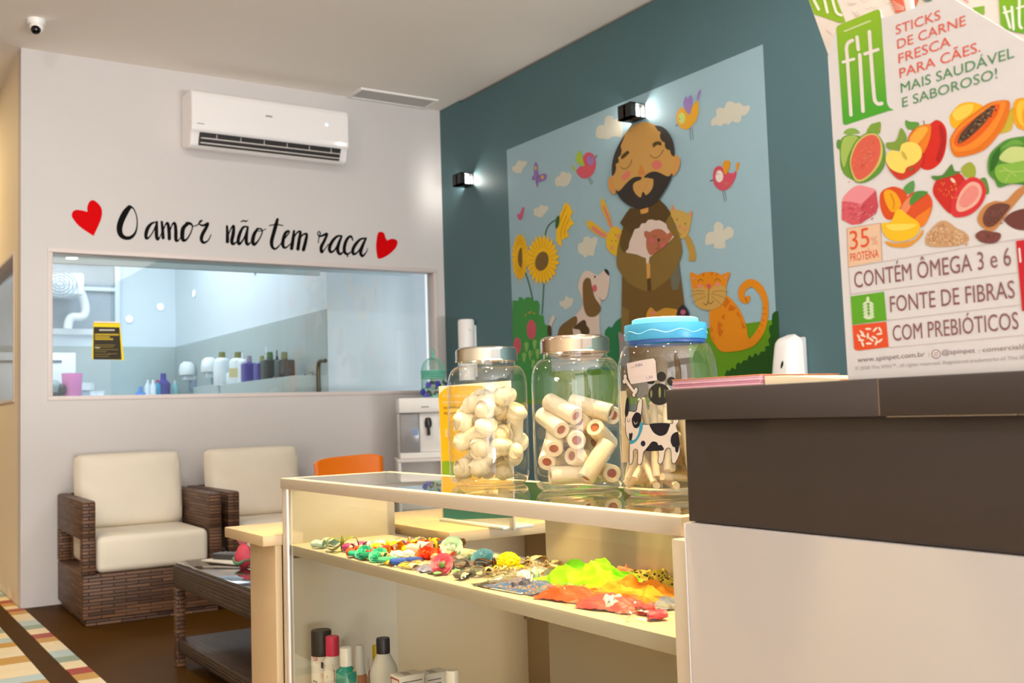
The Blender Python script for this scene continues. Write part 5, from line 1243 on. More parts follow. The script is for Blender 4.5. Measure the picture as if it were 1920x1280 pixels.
mo = MB(); mo.lathe([(0, -LR/2+.0028), (.0092, -LR/2+.0028), (.0092, LR/2-.0028), (0, LR/2-.0028)], n=20, mat=Matrix.Rotation(PI/2, 4, 'Y')); roll_fill = mo.mesh('roll_filling', fill_m)
ro = [(x, 0, 0) for x in np.linspace(-LR/2+.008, LR/2-.008, 7)]; rr7 = np.full(7, RR_)
for i, (loc, rot) in enumerate(drop_pile(JR-.002, (ro, rr7), 30, lambda r: r.choice([-1, 1])*r.uniform(.0, 1.2), 5, .185, 150)):
    t = thing('rawhide_roll', 'white rawhide roll with brown filling in the jar of rolls', 'dog chew', Vector((q2[0], q2[1], JZ))+loc, 'filled rawhide rolls in the second jar'); t.rotation_euler = rot.to_euler()
    for nm, me in (('shell', roll_shell), ('filling', roll_fill)): c = bpy.data.objects.new(nm, me); COL.objects.link(c); c.parent = t
stick = M('rawhide_stick_hide', '#efdcb4', .55, var=.07, scale=40, bump=.08, bscale=100, sub=.1)
LS, RS = .125, .0066
sm_ = []
for k in range(3):
    m = MB(); m.tube([(x, .0012*math.sin(30*x+k), .001*math.cos(25*x+k)) for x in np.linspace(-LS/2, LS/2, 9)], [RS*.93]+[RS]*7+[RS*.93], 12); sm_.append(m.mesh('rawhide_stick', stick))
so_ = [(x, 0, 0) for x in np.linspace(-LS/2+.004, LS/2-.004, 14)]; rs14 = np.full(14, RS)
for i, (loc, rot) in enumerate(drop_pile(R3-.002, (so_, rs14), 85, lambda r: -1.2+r.normal(0, .28), 21, .19, 60, shake=40)):
    o = bpy.data.objects.new('rawhide_stick', sm_[i % 3]); COL.objects.link(o); o.location = Vector((q3[0], q3[1], JZ))+loc; o.rotation_euler = rot.to_euler()
    tag(o, 'thin pale rawhide stick in the jar with the dog sticker', 'dog chew', 'rawhide sticks in the third jar')
# ------------------------------------------------------------------ cardboard display on the charcoal ledge
PX = .950; LT = 1.0245
pp = on_plane('x', PX, -1)
t = thing('display_box', 'white cardboard counter display printed with fruit, on the charcoal ledge', 'display box', (PX, .62, LT))
out = [(1552,106),(1567,54),(1575,46),(1648,18),(1653,34),(1683,27),(1752,0),(1772,-9),(1792,0),(1920,77),(2035,146),(2040,681),(1590,712)]
f3 = [P(x, y, 'x', PX) for x, y in out]
zb = LT+.0006
f3[-1][2] = zb; f3[-2][2] = zb
mb = MB(); n = len(f3)
mb.add([tuple(p) for p in f3]+[(p[0]+.003, p[1], p[2]) for p in f3], [list(range(n)), list(range(n, 2*n))[::-1]]+[[i, (i+1) % n, n+(i+1) % n, n+i] for i in range(n)])
card_w = A('#dbd8da'); front = mb.build('front_card', card_w, t)
yl, yr = f3[-1][1]-.004, f3[-2][1]+.004
bx = MB(); zt_ = LT+.26
for lo, hi in (((PX+.003, yl-.003, zb), (PX+.115, yl, zt_)), ((PX+.003, yr, zb), (PX+.115, yr+.003, zt_)), ((PX+.112, yr, zb), (PX+.115, yl, zt_+.05)), ((PX+.003, yr, zb), (PX+.115, yl, zb+.003))): bx.box(lo, hi)
bx.build('tray', card_w, t)
def zr(z0, z1): 
    def v(N, L, tc):
        s = N.new('ShaderNodeSeparateXYZ'); L.new(tc.outputs['Object'], s.inputs[0]); m = N.new('ShaderNodeMapRange'); m.inputs[1].default_value = z0; m.inputs[2].default_value = z1
        L.new(s.outputs[2], m.inputs[0]); return m.outputs[0]
    return v
badge = ramp_mat('green_badge_print', [(0, '#3fa02c'), (.35, '#4aa62a'), (1, '#8fba20')], zr(.24, .40))
RT, GT, BT = '#e05a48', '#4f8f5c', '#8a5c5e'
a = Art(pp, .00022); a.frame(1500, 0, 4.571)
a.poly([(310,244),(318,226),(335,213),(650,84),(672,80),(686,90),(692,112),(744,870),(752,900),(770,925),(805,943),(760,950),(400,1068),(380,1070),(368,1055)], badge, smooth=False, lay=1)
WW = '#e6ddda'
a.stroke([(437,985),(405,500),(398,415),(412,368),(450,345)], 29, WW, lay=2); a.stroke([(368,532),(462,506)], 25, WW, lay=2)
a.stroke([(540,952),(512,470)], 31, WW, lay=2, smooth=False); a.stroke([(500,424),(488,318)], 30, WW, lay=2, smooth=False)
a.stroke([(594,272),(614,560),(634,810),(646,868),(672,890),(700,886)], 31, WW, lay=2); a.stroke([(555,462),(668,424)], 28, WW, lay=2)
a.stroke([(382,268),(600,180)], 16, '#c8d89a', lay=2)
for s, A0, B0, c, col in (('STICKS', (822,297), (1205,165), 82, RT), ('DE CARNE', (836,420), (1422,214), 82, RT), ('FRESCA', (846,545), (1292,392), 84, RT), ('PARA CÃES.', (855,670), (1548,440), 84, RT), ('MAIS SAUDÁVEL', (866,797), (1838,490), 84, GT), ('E SABOROSO!', (878,920), (1692,668), 82, GT)):
    a.text(s, A0, B0, c, A(col), lay=2)
# fruit print
a.frame(1540, 200, 4.924); a.lay = 3
def sh(pts, c, lay, k=4): a.poly(pts, c, lay=lay, k=k)
sh([(170,430),(165,330),(215,270),(300,260),(380,290),(420,400),(350,660),(240,650),(180,560)], '#6a9a34', 1); sh([(200,300),(290,265),(340,300),(260,420),(210,560),(180,450)], '#a2bf5c', 2)
sh([(205,245),(240,205),(310,200),(358,240),(320,250),(260,258)], '#86ae4c', 1); sh([(415,245),(450,170),(500,148),(548,145),(540,245),(480,240)], '#7ba33c', 1); sh([(140,330),(160,300),(180,330),(165,390),(145,380)], '#5d8f46', 1)
sh([(255,500),(300,340),(400,250),(500,240),(570,330),(592,440),(570,570),(480,660),(370,705),(290,665)], '#5f9436', 3); sh([(262,520),(300,370),(370,280),(450,245),(520,262),(565,360),(555,490),(490,600),(390,682),(310,675)], '#cfc06a', 4); sh([(275,525),(310,385),(375,298),(450,260),(510,275),(546,355),(535,470),(480,580),(390,660),(322,660)], '#d9604e', 5)
rg = random.Random(4)
for _ in range(60):
    u, v = rg.gauss(0, 1), rg.gauss(0, 1); x, y = 410+u*48-v*22, 460+v*75-u*10
    a.ell((x, y), 7, 5, rg.choice(['#cf4a3e', '#e07a64', '#e28a70']), rg.uniform(0, 180), lay=6, n=8)
sh([(800,290),(860,200),(930,170),(1000,160),(1060,122),(1120,150),(1157,230),(1150,380),(1110,500),(1030,572),(950,580),(880,520),(815,420)], '#d2281c', 1); sh([(803,300),(870,200),(940,168),(1010,170),(1000,300),(950,420),(900,500),(830,420)], '#e87f22', 2); sh([(815,300),(880,210),(950,180),(985,210),(930,300),(860,360)], '#f0ac3c', 3); sh([(1090,170),(1140,240),(1135,380),(1090,500),(1060,480),(1100,330)], '#b01a1c', 2)
sh([(775,125),(820,138),(890,142),(902,172),(850,210),(790,200)], '#5c9a3c', 2); a.stroke([(950,165),(945,130)], 8, '#6b4a2a', lay=4)
sh([(598,335),(690,312),(735,195),(790,285),(770,380),(700,400),(620,390)], '#7c9c3c', 3)
sh([(600,500),(640,600),(720,672),(800,652),(900,582),(935,500),(925,420),(700,480)], '#cc3a28', 4); sh([(595,490),(610,430),(660,400),(720,412),(740,350),(800,325),(870,335),(922,390),(920,470),(860,530),(790,560),(760,612),(690,600),(630,562)], '#eed968', 5); a.ell((765,450), 45, 16, '#cdb04c', 60, lay=6); a.ell((830,575), 22, 16, '#8a6a2c', lay=6)
sh([(1182,100),(1222,30),(1290,-30),(1400,-42),(1500,0),(1500,100),(1300,190),(1210,190)], '#f0b41e', 1); sh([(1210,60),(1300,-10),(1400,-20),(1380,60),(1260,130)], '#f6cf52', 2)
sh([(1640,240),(1690,120),(1770,0),(1790,60),(1760,200),(1700,240)], '#c9b23c', 1)
sh([(1185,330),(1210,250),(1290,150),(1450,30),(1560,-40),(1700,-62),(1742,-30),(1720,100),(1640,250),(1500,400),(1300,462),(1220,442)], '#e0761c', 3); sh([(1200,330),(1222,260),(1300,160),(1460,45),(1570,-28),(1690,-48),(1700,0),(1650,130),(1560,270),(1430,380),(1300,415),(1225,405)], '#f08a2a', 4); sh([(1225,330),(1250,255),(1330,170),(1480,55),(1600,-20),(1650,-15),(1610,90),(1500,230),(1380,330),(1270,370)], '#e4601a', 5); sh([(1260,322),(1285,250),(1350,175),(1450,82),(1560,0),(1603,-10),(1575,60),(1480,180),(1360,290),(1282,336)], '#5a4030', 6)
for _ in range(90):
    f = rg.random(); x, y = 1290+f*290+rg.gauss(0, 16), 300-f*290+rg.gauss(0, 18); a.ell((x, y), 10, 7, rg.choice(['#2e211a', '#8a6a4c', '#433024', '#a0805c']), rg.uniform(0, 180), lay=7, n=8)
sh([(1770,60),(1790,-60),(1900,-80),(2000,0),(2000,230),(1900,225),(1800,180)], '#eaa41a', 2); sh([(1800,40),(1820,-40),(1880,-50),(1850,80),(1870,180),(1820,140)], '#f4c23c', 3)
sh([(1535,520),(1560,430),(1640,350),(1720,300),(1850,275),(2000,280),(2000,690),(1760,712),(1640,745),(1600,680),(1545,620)], '#4f8f34', 3); sh([(1560,600),(1570,470),(1650,370),(1640,480),(1600,560)], '#2f6a24', 4); sh([(1660,440),(1750,370),(1900,380),(2000,420),(1900,510),(1750,520),(1650,490)], '#c4d68a', 4); sh([(1620,545),(1750,520),(1950,500),(1950,660),(1700,710),(1610,640)], '#86b848', 5); sh([(1650,400),(1720,330),(1800,300),(1870,350),(1760,360)], '#6aa544', 5)
for s in ([(1640,600),(1720,590),(1800,640)], [(1680,560),(1760,600),(1900,590)], [(1700,690),(1740,620)]): a.stroke(s, 8, '#b2d06e', lay=6)
sh([(195,862),(240,790),(330,728),(430,740),(503,772),(430,850),(370,902),(290,885)], '#e58e98', 1); a.raw([a.px(p) for p in ((190,870),(290,880),(372,900),(362,1082),(280,1090),(188,1042))], A('#d25a66'), 2); a.raw([a.px(p) for p in ((370,900),(440,835),(505,772),(526,920),(505,985),(360,1082))], A('#c64a58'), 2)
for _ in range(30): a.ell((rg.uniform(200,480), rg.uniform(900,1050)), 16, 5, rg.choice(['#dd7c84', '#b83e4e']), -30, lay=3, n=8)
sh([(545,800),(620,745),(700,742),(790,800),(760,900),(700,1020),(600,1035),(545,930)], '#d9501e', 1); sh([(578,790),(620,765),(690,800),(738,900),(700,965),(640,965),(590,875)], '#f0a81a', 2); a.stroke([(640,800),(672,880),(660,940)], 8, '#c87f10', lay=3)
sh([(715,960),(780,840),(880,780),(970,790),(1022,860),(1020,950),(980,1050),(920,1112),(860,1045),(740,975)], '#da5226', 2); sh([(730,950),(790,850),(850,830),(820,930),(780,980)], '#e88a62', 3); sh([(860,1040),(960,960),(1015,930),(980,1050),(922,1110)], '#e88026', 3)
sh([(555,1080),(640,1062),(690,960),(740,950),(800,1000),(905,1080),(890,1170),(800,1230),(680,1242),(590,1190)], '#f2bf22', 4); sh([(600,1090),(760,1080),(880,1090),(780,1140),(640,1140)], '#f7d85a', 5)
a.poly([(590,1240),(700,1258),(860,1225),(940,1130),(930,1190),(860,1260),(780,1300),(640,1290)], '#dd9a3c', lay=2)
sh([(758,750),(850,680),(855,770),(800,805)], '#5c9a50', 3); sh([(818,855),(880,780),(985,788),(900,855),(825,908)], '#4f8f3c', 4)
sh([(1290,570),(1370,510),(1422,560),(1415,650),(1330,650)], '#9cab3c', 1); sh([(1460,680),(1520,660),(1550,790),(1500,800)], '#5f8f3c', 1)
sh([(1030,790),(1060,680),(1150,620),(1250,600),(1330,680),(1300,800),(1220,960),(1180,982),(1100,900)], '#c92a22', 2); sh([(1015,640),(1110,632),(1160,580),(1205,530),(1230,590),(1290,600),(1200,640),(1120,660),(1060,680)], '#4e8038', 3)
for _ in range(26): a.ell((rg.uniform(1070,1260), rg.uniform(700,860)), 5, 7, '#e88a4c', lay=3, n=8)
a.ell((1215,680), 30, 14, '#f0d0c0', 45, lay=4)
sh([(1198,930),(1230,800),(1300,700),(1400,648),(1485,690),(1522,780),(1480,900),(1380,992),(1260,1022),(1205,995)], '#d6343a', 3); sh([(1245,905),(1290,780),(1380,695),(1462,718),(1482,800),(1430,900),(1330,960),(1260,965)], '#eab0a0', 4); sh([(1275,890),(1310,800),(1380,730),(1440,745),(1450,810),(1400,880),(1320,930)], '#e48c86', 5)
sh([(960,1215),(1020,1120),(1100,1055),(1170,1060),(1250,1120),(1330,1160),(1362,1230),(1250,1285),(1000,1290)], '#c9a078', 2)
for _ in range(150):
    u = rg.random(); x = rg.uniform(975,1345); top = 1060+abs(x-1130)*.62; y = rg.uniform(min(top+10, 1265), 1280); a.ell((x, y), 13, 6, rg.choice(['#d9b48c', '#b8865c', '#e2c4a0', '#cf9a72']), rg.uniform(0, 180), lay=3, n=8)
sh([(1440,1030),(1500,920),(1600,870),(1700,870),(1800,770),(1900,715),(2000,690),(2000,740),(1900,775),(1770,920),(1700,1010),(1620,1120),(1560,1150),(1480,1110)], '#c2844c', 2); sh([(1490,1030),(1540,930),(1640,890),(1742,910),(1700,985),(1600,1095),(1520,1105)], '#6b4038', 3)
sh([(1420,1190),(1480,1140),(1560,1150),(1655,1170),(1640,1230),(1580,1260),(1480,1250)], '#7a4440', 3); sh([(1690,1045),(1790,960),(1950,950),(1960,1120),(1800,1132)], '#6d3c36', 1)
for _ in range(70): a.ell((rg.uniform(1520,1690), rg.uniform(930,1080)) if rg.random() < .6 else (rg.uniform(1450,1630), rg.uniform(1165,1240)), 8, 5, rg.choice(['#8a5a50', '#522e28']), 0, lay=4, n=7)
# facts panel
a.frame(1540, 430, 4.266); PE = '#e6c2a4'
def rect(pts, c, lay): a.raw([a.px(p) for p in pts], A(c), lay)
rect([(204,-8),(473,-52),(487,248),(216,302)], PE, 1)
for q in ([(204,-8),(473,-52),(487,248)], [(204,-8),(216,302)]): a.stroke(q, 3, '#a8806c', smooth=False, lay=2)
OT = '#e0562c'
a.text('35', (232,165), (386,132), 150, A(OT), lay=2); a.text('%', (398,128), (452,118), 66, A('#e6a48c'), lay=2); a.text('PROTEÍNA', (233,258), (460,222), 66, A(OT), lay=2)
for q in ([(216,304),(1560,80),(1700,58)], [(236,517),(1572,345)], [(522,728),(1606,602)], [(541,946),(1700,838)], [(216,304),(236,530)]): a.stroke(q, 3.5, '#b8a0a0', smooth=False, lay=2)
a.text('CONTÉM ÔMEGA 3 e 6', (266,468), (1520,286), 128, A(BT), lay=2); a.text('FONTE DE FIBRAS', (553,662), (1550,546), 128, A(BT), lay=2); a.text('COM PREBIÓTICOS', (574,892), (1580,795), 124, A(BT), lay=2)
rect([(234,535),(501,498),(522,728),(248,762)], '#5fa826', 2)
a.poly([(248,766),(520,738),(539,940),(300,968),(276,966),(262,950)], '#e0522a', smooth=False, lay=2)
WI = '#cfe0bc'
for k in range(5):
    for s in (-1, 1): a.ell((374+s*24+k*1.5, 590+k*25), 24, 11, WI, 35*s-0, lay=3, n=12)
a.ell((372,562), 13, 26, WI, lay=3); a.ell((378,705), 34, 14, WI, lay=3)
for x, y, r in ((325,825,45),(375,795,0),(430,800,-45),(470,800,60),(335,850,20),(372,850,90),(425,865,30),(465,835,-10),(318,885,0),(400,880,40),(470,890,-40),(380,912,0),(330,915,70),(300,860,60),(440,905,-70)): a.ell((x, y), 26, 9, '#f0dccc', r, lay=3, n=10)
rect([(1556,92),(1720,66),(1790,628),(1606,654)], '#c8202e', 3)
rect([(1576,150),(1590,148),(1600,262),(1586,264)], '#f0e6e2', 4)
a.text('www.spinpet.com.br', (290,1062), (830,1014), 38, A('#8a7478'), lay=2); a.text('@spinpet', (964,1001), (1230,984), 38, A('#8a7478'), lay=2); a.text('comercial@', (1290,980), (1680,950), 38, A('#8a7478'), lay=2)
for x, y in ((858,1012),(1262,982)): a.stroke([(x,y-28),(x+2,y+8)], 3, '#b8a8a8', lay=2)
a.ell((918,996), 37, 37, '#a08890', lay=2); a.ell((918,996), 30, 30, '#e3dad8', lay=3); a.ell((918,997), 15, 15, '#a08890', lay=4); a.ell((918,997), 9, 9, '#e3dad8', lay=5); a.ell((934,978), 4, 4, '#a08890', lay=4)
a.text('© 2020 The SPIN™, all rights reserved. Registered trademarks of The SPIN', (270,1124), (1690,1030), 26, A('#b0a2a4'), lay=2)
a.build('print', front)
# sachets standing in the display
def sachet(name, label, x, pts, marks):
    s = thing(name, label, 'sachet', tuple(P(*pts[-1], 'x', x)), 'treat sachets in the cardboard display')
    ys = [P(px, py, 'x', x) for px, py in pts]; zb2 = zb+.0045
    yy = [p[1] for p in ys]; s.location = (x, sum(yy)/len(yy), zb2)
    poly = [(p[1], p[2]) for p in ys]; 
    lo_l, lo_r = min(max(yy), yl-.012), max(min(yy), yr+.006)
    m = MB(); q = [(lo_l, zb2)]+poly+[(lo_r, zb2)]; m.prism(q, 'x', x, x+.006); o = m.build('sachet_body', A('#ece2da'), s)
    ar = Art(on_plane('x', x, -1), .0003); marks(ar); ar.build('print', o)
def m1(a):
    a.frame(1500, 0, 4.571); a.poly([(60,-40),(300,-40),(390,190),(340,195),(120,120)], badge, smooth=False)
    for q in ([(100,-40),(160,80)], [(200,-40),(235,105)], [(270,-40),(310,100),(355,130)]): a.stroke(q, 24, '#eef0dc', lay=4)
    rgx = random.Random(8)
    for k in range(12): x, y = rgx.uniform(400,720), rgx.uniform(-20,140); a.stroke([(x,y),(x+25,y+20),(x+55,y+5)], 4, '#d9c3ae', lay=4)
    a.stroke([(230,255),(265,290)], 8, '#e0c8c0'); a.poly([(760,-30),(880,-30),(905,90),(820,115)], '#dd6a50', smooth=False, lay=4)
    for k in range(4): a.stroke([(790,10+k*22),(890,60+k*8)], 6, '#efc4b0', lay=5)
sachet('treat_sachet', 'white and green treat sachet at the back left of the cardboard display', PX+.045, [(1553,103),(1506,-28),(1700,-60),(1722,120)], m1)
def m2(a):
    a.frame(1500, 0, 4.571); a.poly([(900,-30),(1010,-30),(1000,30),(970,70),(920,60)], '#e07a52', lay=3)
    a.poly([(1030,-60),(1160,-60),(1120,10),(1060,5)], '#6c8a8c', lay=3)
sachet('treat_sachet', 'white treat sachet with orange print behind the peak of the display', PX+.075, [(1690,120),(1690,-60),(1800,-60),(1800,120)], m2)
def m3(a):
    a.frame(1500, 0, 4.571); a.poly([(1480,65),(1580,50),(1580,120),(1520,140)], '#86b43c', smooth=False, lay=3); a.poly([(1700,-30),(1930,-60),(2010,300),(1850,275),(1760,250),(1720,210)], badge, smooth=False, lay=3)
    for q in ([(1750,60),(1800,235)], [(1815,60),(1830,250)], [(1880,-20),(1880,200),(1900,240)]): a.stroke(q, 24, '#e6eedc', lay=4)
    a.stroke([(1745,110),(1800,95)], 18, '#e6eedc', lay=4); a.stroke([(1860,70),(1930,50)], 18, '#e6eedc', lay=4); a.stroke([(1400,-10),(1440,20)], 12, '#e29aa8', lay=3)
sachet('treat_sachet', 'white treat sachet with green badge at the back right of the display', PX+.055, [(1800,120),(1797,-45),(1990,-70),(2000,160)], m3)

# brochures on the ledge
def stack(name, label, cat, pxc, pxl, depth, h, n, mats, ang, x0, z0, cover=None):
    pass
c0 = P(1437, 715, 'x', .958)
bro = thing('brochure_pile', 'pink edged pile of brochures lying on the charcoal ledge', 'brochures', (1.0, .98, LT))
zz = LT+.0004; pk = M('pink_paper', '#e9b6c4', .7, var=.03); pk2 = M('deep_pink_paper', '#d48fa6', .7); orr = M('orange_cover', '#f0a070', .6)
b1, b2, b3 = MB(), MB(), MB()
y_c = c0[1]; hgt = .0118
for k in range(4):
    m = (b1, b2, b1, b1)[k]; z1 = zz+k*hgt/4
    m.box((.946+.0008*(k % 2), y_c, z1), (1.09, CYN-.034, z1+hgt/4-.0003), .0004)
b1.build('sheets', pk, bro); b2.build('fold_line', pk2, bro)
b3.box((.945, y_c-.003, zz+hgt), (1.09, CYN-.034, zz+hgt+.0008), .0002); b3.build('cover', orr, bro)
fl = thing('flyer_pile', 'cream flyers fanned out beside the pink brochures on the ledge', 'flyers', (1.0, .85, LT))
m = MB(); x1 = .951
m.prism([(y_c-.004, zz), (y_c-.004, zz+.0105), (y_c-.04, zz+.0085), (y_c-.085, zz+.0050), (.775, zz+.0018), (.775, zz)], 'x', x1, x1+.12); m.build('sheets', M('cream_paper', '#f3e3c4', .7), fl)
m = MB(); m.box((x1-.0005, .768, zz), (x1+.05, .782, zz+.0014), .0003); m.build('orange_slip', orr, fl)
# ------------------------------------------------------------------ things inside the grooming room
def at(px, py, axis, v): return P(px, py, axis, v)
mw = M('room_white', '#e9f0f4', .45); mg = M('room_grey', '#a3b1bb', .6, var=.1)
# yard window in the back wall: grey view, white rail, outdoor unit and pipe
yw = GY-.014
q0, q1_ = at(96, 480, 'y', yw), at(214, 618, 'y', yw)
t = thing('yard_window', 'grey yard window high on the far grooming room wall', 'window', ((q0[0]+q1_[0])/2, yw, (q0[2]+q1_[2])/2))
t['kind'] = 'structure'; t.name = 'window_3'
MB().box((q0[0]-.3, yw-.004, q1_[2]), (q1_[0], yw, q0[2]+.1)).build('pane', mg, t)
f = MB(); f.box((q1_[0], yw-.05, q1_[2]-.03), (q1_[0]+.05, yw, q0[2]+.12), .004); f.box((q0[0]-.3, yw-.05, q1_[2]-.06), (q1_[0]+.05, yw, q1_[2]), .004); f.build('frame', mw, t)
z1, z2 = at(150, 537, 'y', yw-.2)[2], at(150, 512, 'y', yw-.2)[2]
MB().box((q0[0]-.3, yw-.06, z1-.02), (q1_[0], yw-.02, z1+.02), .004).build('rail', mw, t)
MB().box((q0[0]-.3, yw-.03, at(150, 494, 'y', yw)[2]-.012), (at(197, 494, 'y', yw)[0], yw-.01, at(150, 494, 'y', yw)[2]+.012), .003).build('blind_edge', M('slate', '#5d6f80', .5), t)
a0, a1 = at(92, 550, 'y', yw-.5), at(158, 512, 'y', yw-.5)
t = thing('condenser_unit', 'white air conditioning condenser box seen in the grooming room corner', 'condenser', ((a0[0]+a1[0])/2, yw-.35, a0[2]))
MB().box((a0[0]-.2, yw-.5, a0[2]), (a1[0], yw-.06, a1[2]), .02).build('case', mw, t)
g = MB(); cc = at(112, 531, 'y', yw-.505)
for k in range(5): r = .03+.03*k; g.tube([(cc[0]+r*math.cos(a), yw-.508, cc[2]+r*.85*math.sin(a)) for a in np.linspace(0, 2*PI, 24, endpoint=False)], .005, 5, closed=True)
for k in range(9): g.tube([(cc[0]-.16+.04*k, yw-.507, cc[2]-.13), (cc[0]-.16+.04*k, yw-.507, cc[2]+.13)], .003, 5)
g.build('fan_grille', mg, t)
pts = [at(150, 545, 'y', yw-.3), at(155, 556, 'y', yw-.3), at(160, 575, 'y', yw-.3), at(158, 590, 'y', yw-.3), at(148, 594, 'y', yw-.3), at(135, 594, 'y', yw-.3), at(129, 603, 'y', yw-.3), at(127, 616, 'y', yw-.3)]
MB().tube(catmull([tuple(p) for p in pts], False, 5), .042, 12).build('drain_pipe', mw, t)
# ledge along the tiled wall with bottles
LXg = GX-.26
e0, e1 = at(412, 713, 'x', LXg), at(553, 713, 'x', LXg); ze = (e0[2]+e1[2])/2
led = thing('tiled_ledge', 'grey tiled ledge carrying bottles behind the window', 'ledge', (GX-.13, (e0[1]+e1[1])/2, 0))
MB().box((LXg, e1[1], 0), (GX-.013, e0[1], ze), .004).build('ledge', tile, led)
led2 = at(365, 718, 'x', LXg+.1)
MB().box((LXg+.1, e0[1]+.002, 0), (GX-.013, at(362, 720, 'x', LXg+.1)[1], at(400, 721, 'x', LXg+.1)[2]), .004).build('low_ledge', tile, led)
def gbottle(px, pytop, label, r, body, cap, w=None, hcap=.05, square=False, xx=None, zb=None, name='shampoo_bottle', grp='bottles on the tiled ledge', band=None, neck=.5):
    x = (LXg+.11) if xx is None else xx
    q = at(px, pytop, 'x', x); z0 = (ze if zb is None else zb)+.0005; H = max(q[2]-z0, .06)
    t = thing(name, label, 'bottle', (x, q[1], z0), grp); hb = H-hcap
    b = MB(); k = 4 if square else 20
    pr = [(0, 0), (r, 0), (r, hb*.86), (r*.8, hb*.95), (r*neck, hb), (0, hb)]
    if square:
        b.box((-r, -r, 0), (r, r, hb*.94), .012, seg=3); b.lathe([(r*.5, hb*.93), (r*.36, hb), (0, hb)], n=16)
    else: b.lathe(pr, n=k)
    b.build('bottle_body', body, t, local=True)
    c = MB(); c.lathe([(0, hb), (r*.42, hb), (r*.36, H), (0, H)], n=14); c.build('cap', cap, t, local=True)
    if band: l = MB(); l.lathe([(r*1.01*(1.38 if square else 1), hb*.25), (r*1.01*(1.38 if square else 1), hb*.6)], n=20) if not square else l.box((-r*1.01, -r*1.01, hb*.2), (r*1.01, r*1.01, hb*.5)); l.build('label_band', band, t, local=True)
    return t
clr = M('milky_bottle', '#dfe8ee', .3); olv = M('olive_cap', '#7c7a34', .5); pur = M('purple_bottle', '#4a2f9a', .3); drk = M('dark_bottle', '#33302c', .35); ppl = M('purple_band', '#6a4fb4', .4); cop = M('copper_band', '#8a6650', .4)
gbottle(416, 660, 'milky bottle with olive cap at the far end of the tiled ledge', .075, clr, olv)
gbottle(446, 660, 'milky bottle with yellow mark and olive cap on the tiled ledge', .075, clr, olv, band=M('pale_yellow_band', '#d9cf9a', .5))
gbottle(432, 694, 'short clear bottle between the two milky bottles', .035, clr, mw, hcap=.02)
gbottle(456, 662, 'tall white pump bottle beside the milky bottles', .045, mw, mw)
gbottle(467, 667, 'purple square bottle nearer the milky bottles', .055, pur, M('mauve_cap', '#a99ab8', .5), square=True)
gbottle(491, 667, 'purple square bottle beside the dark bottles', .055, pur, M('lime_cap', '#b8b878', .5), square=True)
gbottle(506, 660, 'dark square bottle with green cap beside the purple ones', .062, drk, M('green_cap', '#4f7a3a', .5), square=True)
gbottle(533, 660, 'dark square bottle with olive cap at the near end of the ledge', .062, drk, olv, square=True)
gbottle(519, 692, 'small dark bottle with gold label between the dark square bottles', .03, drk, M('gold_cap', '#b89a4c', .4), band=M('gold_cap'))
gbottle(499, 650, 'white brush handle standing behind the dark bottles', .018, mw, mw, xx=LXg+.21, name='brush', neck=1.2)
gbottle(519, 656, 'thin dark brush standing between the dark bottles', .012, drk, drk, name='brush', neck=1.0)
# wall dispensers on the tile
for px, py0, py1, lb in ((354, 678, 703, 'white wall dispenser farther along the tiled wall'), (396, 670, 697, 'white wall dispenser nearer the milky bottles')):
    xw = GX-.013; q = at(px, py1, 'x', xw-.06); qt = at(px, py0, 'x', xw-.06)
    t = thing('wall_dispenser', lb, 'dispenser', (xw, q[1], q[2]), 'white dispensers on the tiled wall'); h = qt[2]-q[2]
    b = MB(); b.lathe([(0, 0), (.085, 0), (.09, h*.3), (.075, h*.8), (.04, h), (0, h)], n=20); b.v = [(v[0]*.9-.075, v[1], v[2]) for v in b.v]; b.build('cover', mw, t, local=True)
    MB().box((-.12, -.05, -h*.42), (0, .05, 0), .01).build('nozzle', clr, t, local=True)
    MB().box((-.05, -.045, -h*1.2), (0, .045, -h*.42), .004).build('bracket', M('steel_blue', '#8aa3b8', .4), t, local=True)
# shower hook and steel grab bar at the near end of the tile
xw = GX-.013
q = at(577, 703, 'x', xw-.06)
t = thing('shower_holder', 'chrome shower holder with a looped hose on the tiled wall', 'shower holder', tuple(at(577, 703, 'x', xw)))
b = MB(); b.tube([(xw, q[1], q[2]), (xw-.08, q[1], q[2])], .014, 8); b.tube([(xw-.06, q[1]-.09, q[2]+.01), (xw-.06, q[1]+.07, q[2]-.01)], .014, 8); b.build('holder', M('chrome', '#c8c8c8'), t)
b = MB(); b.tube(catmull([tuple(at(px, py, 'x', xw-.05)) for px, py in ((565,706),(562,718),(567,730),(571,738),(574,728),(577,714),(575,706))], False, 5), .010, 8); b.build('hose', M('mauve_hose', '#9a86b0', .5), t)
b = MB(); b.tube(catmull([tuple(at(px, py, 'x', xw-.07)) for px, py in ((610,676),(602,676),(598,681),(597,700),(598,740),(598,790))], False, 5), .016, 10)
tag(b.build('grab_bar', M('dark_steel', '#55503a', .35, metal=.6), loc=tuple(at(598, 735, 'x', xw-.07))), 'dark bent steel bar at the near end of the tiled wall', 'bar')
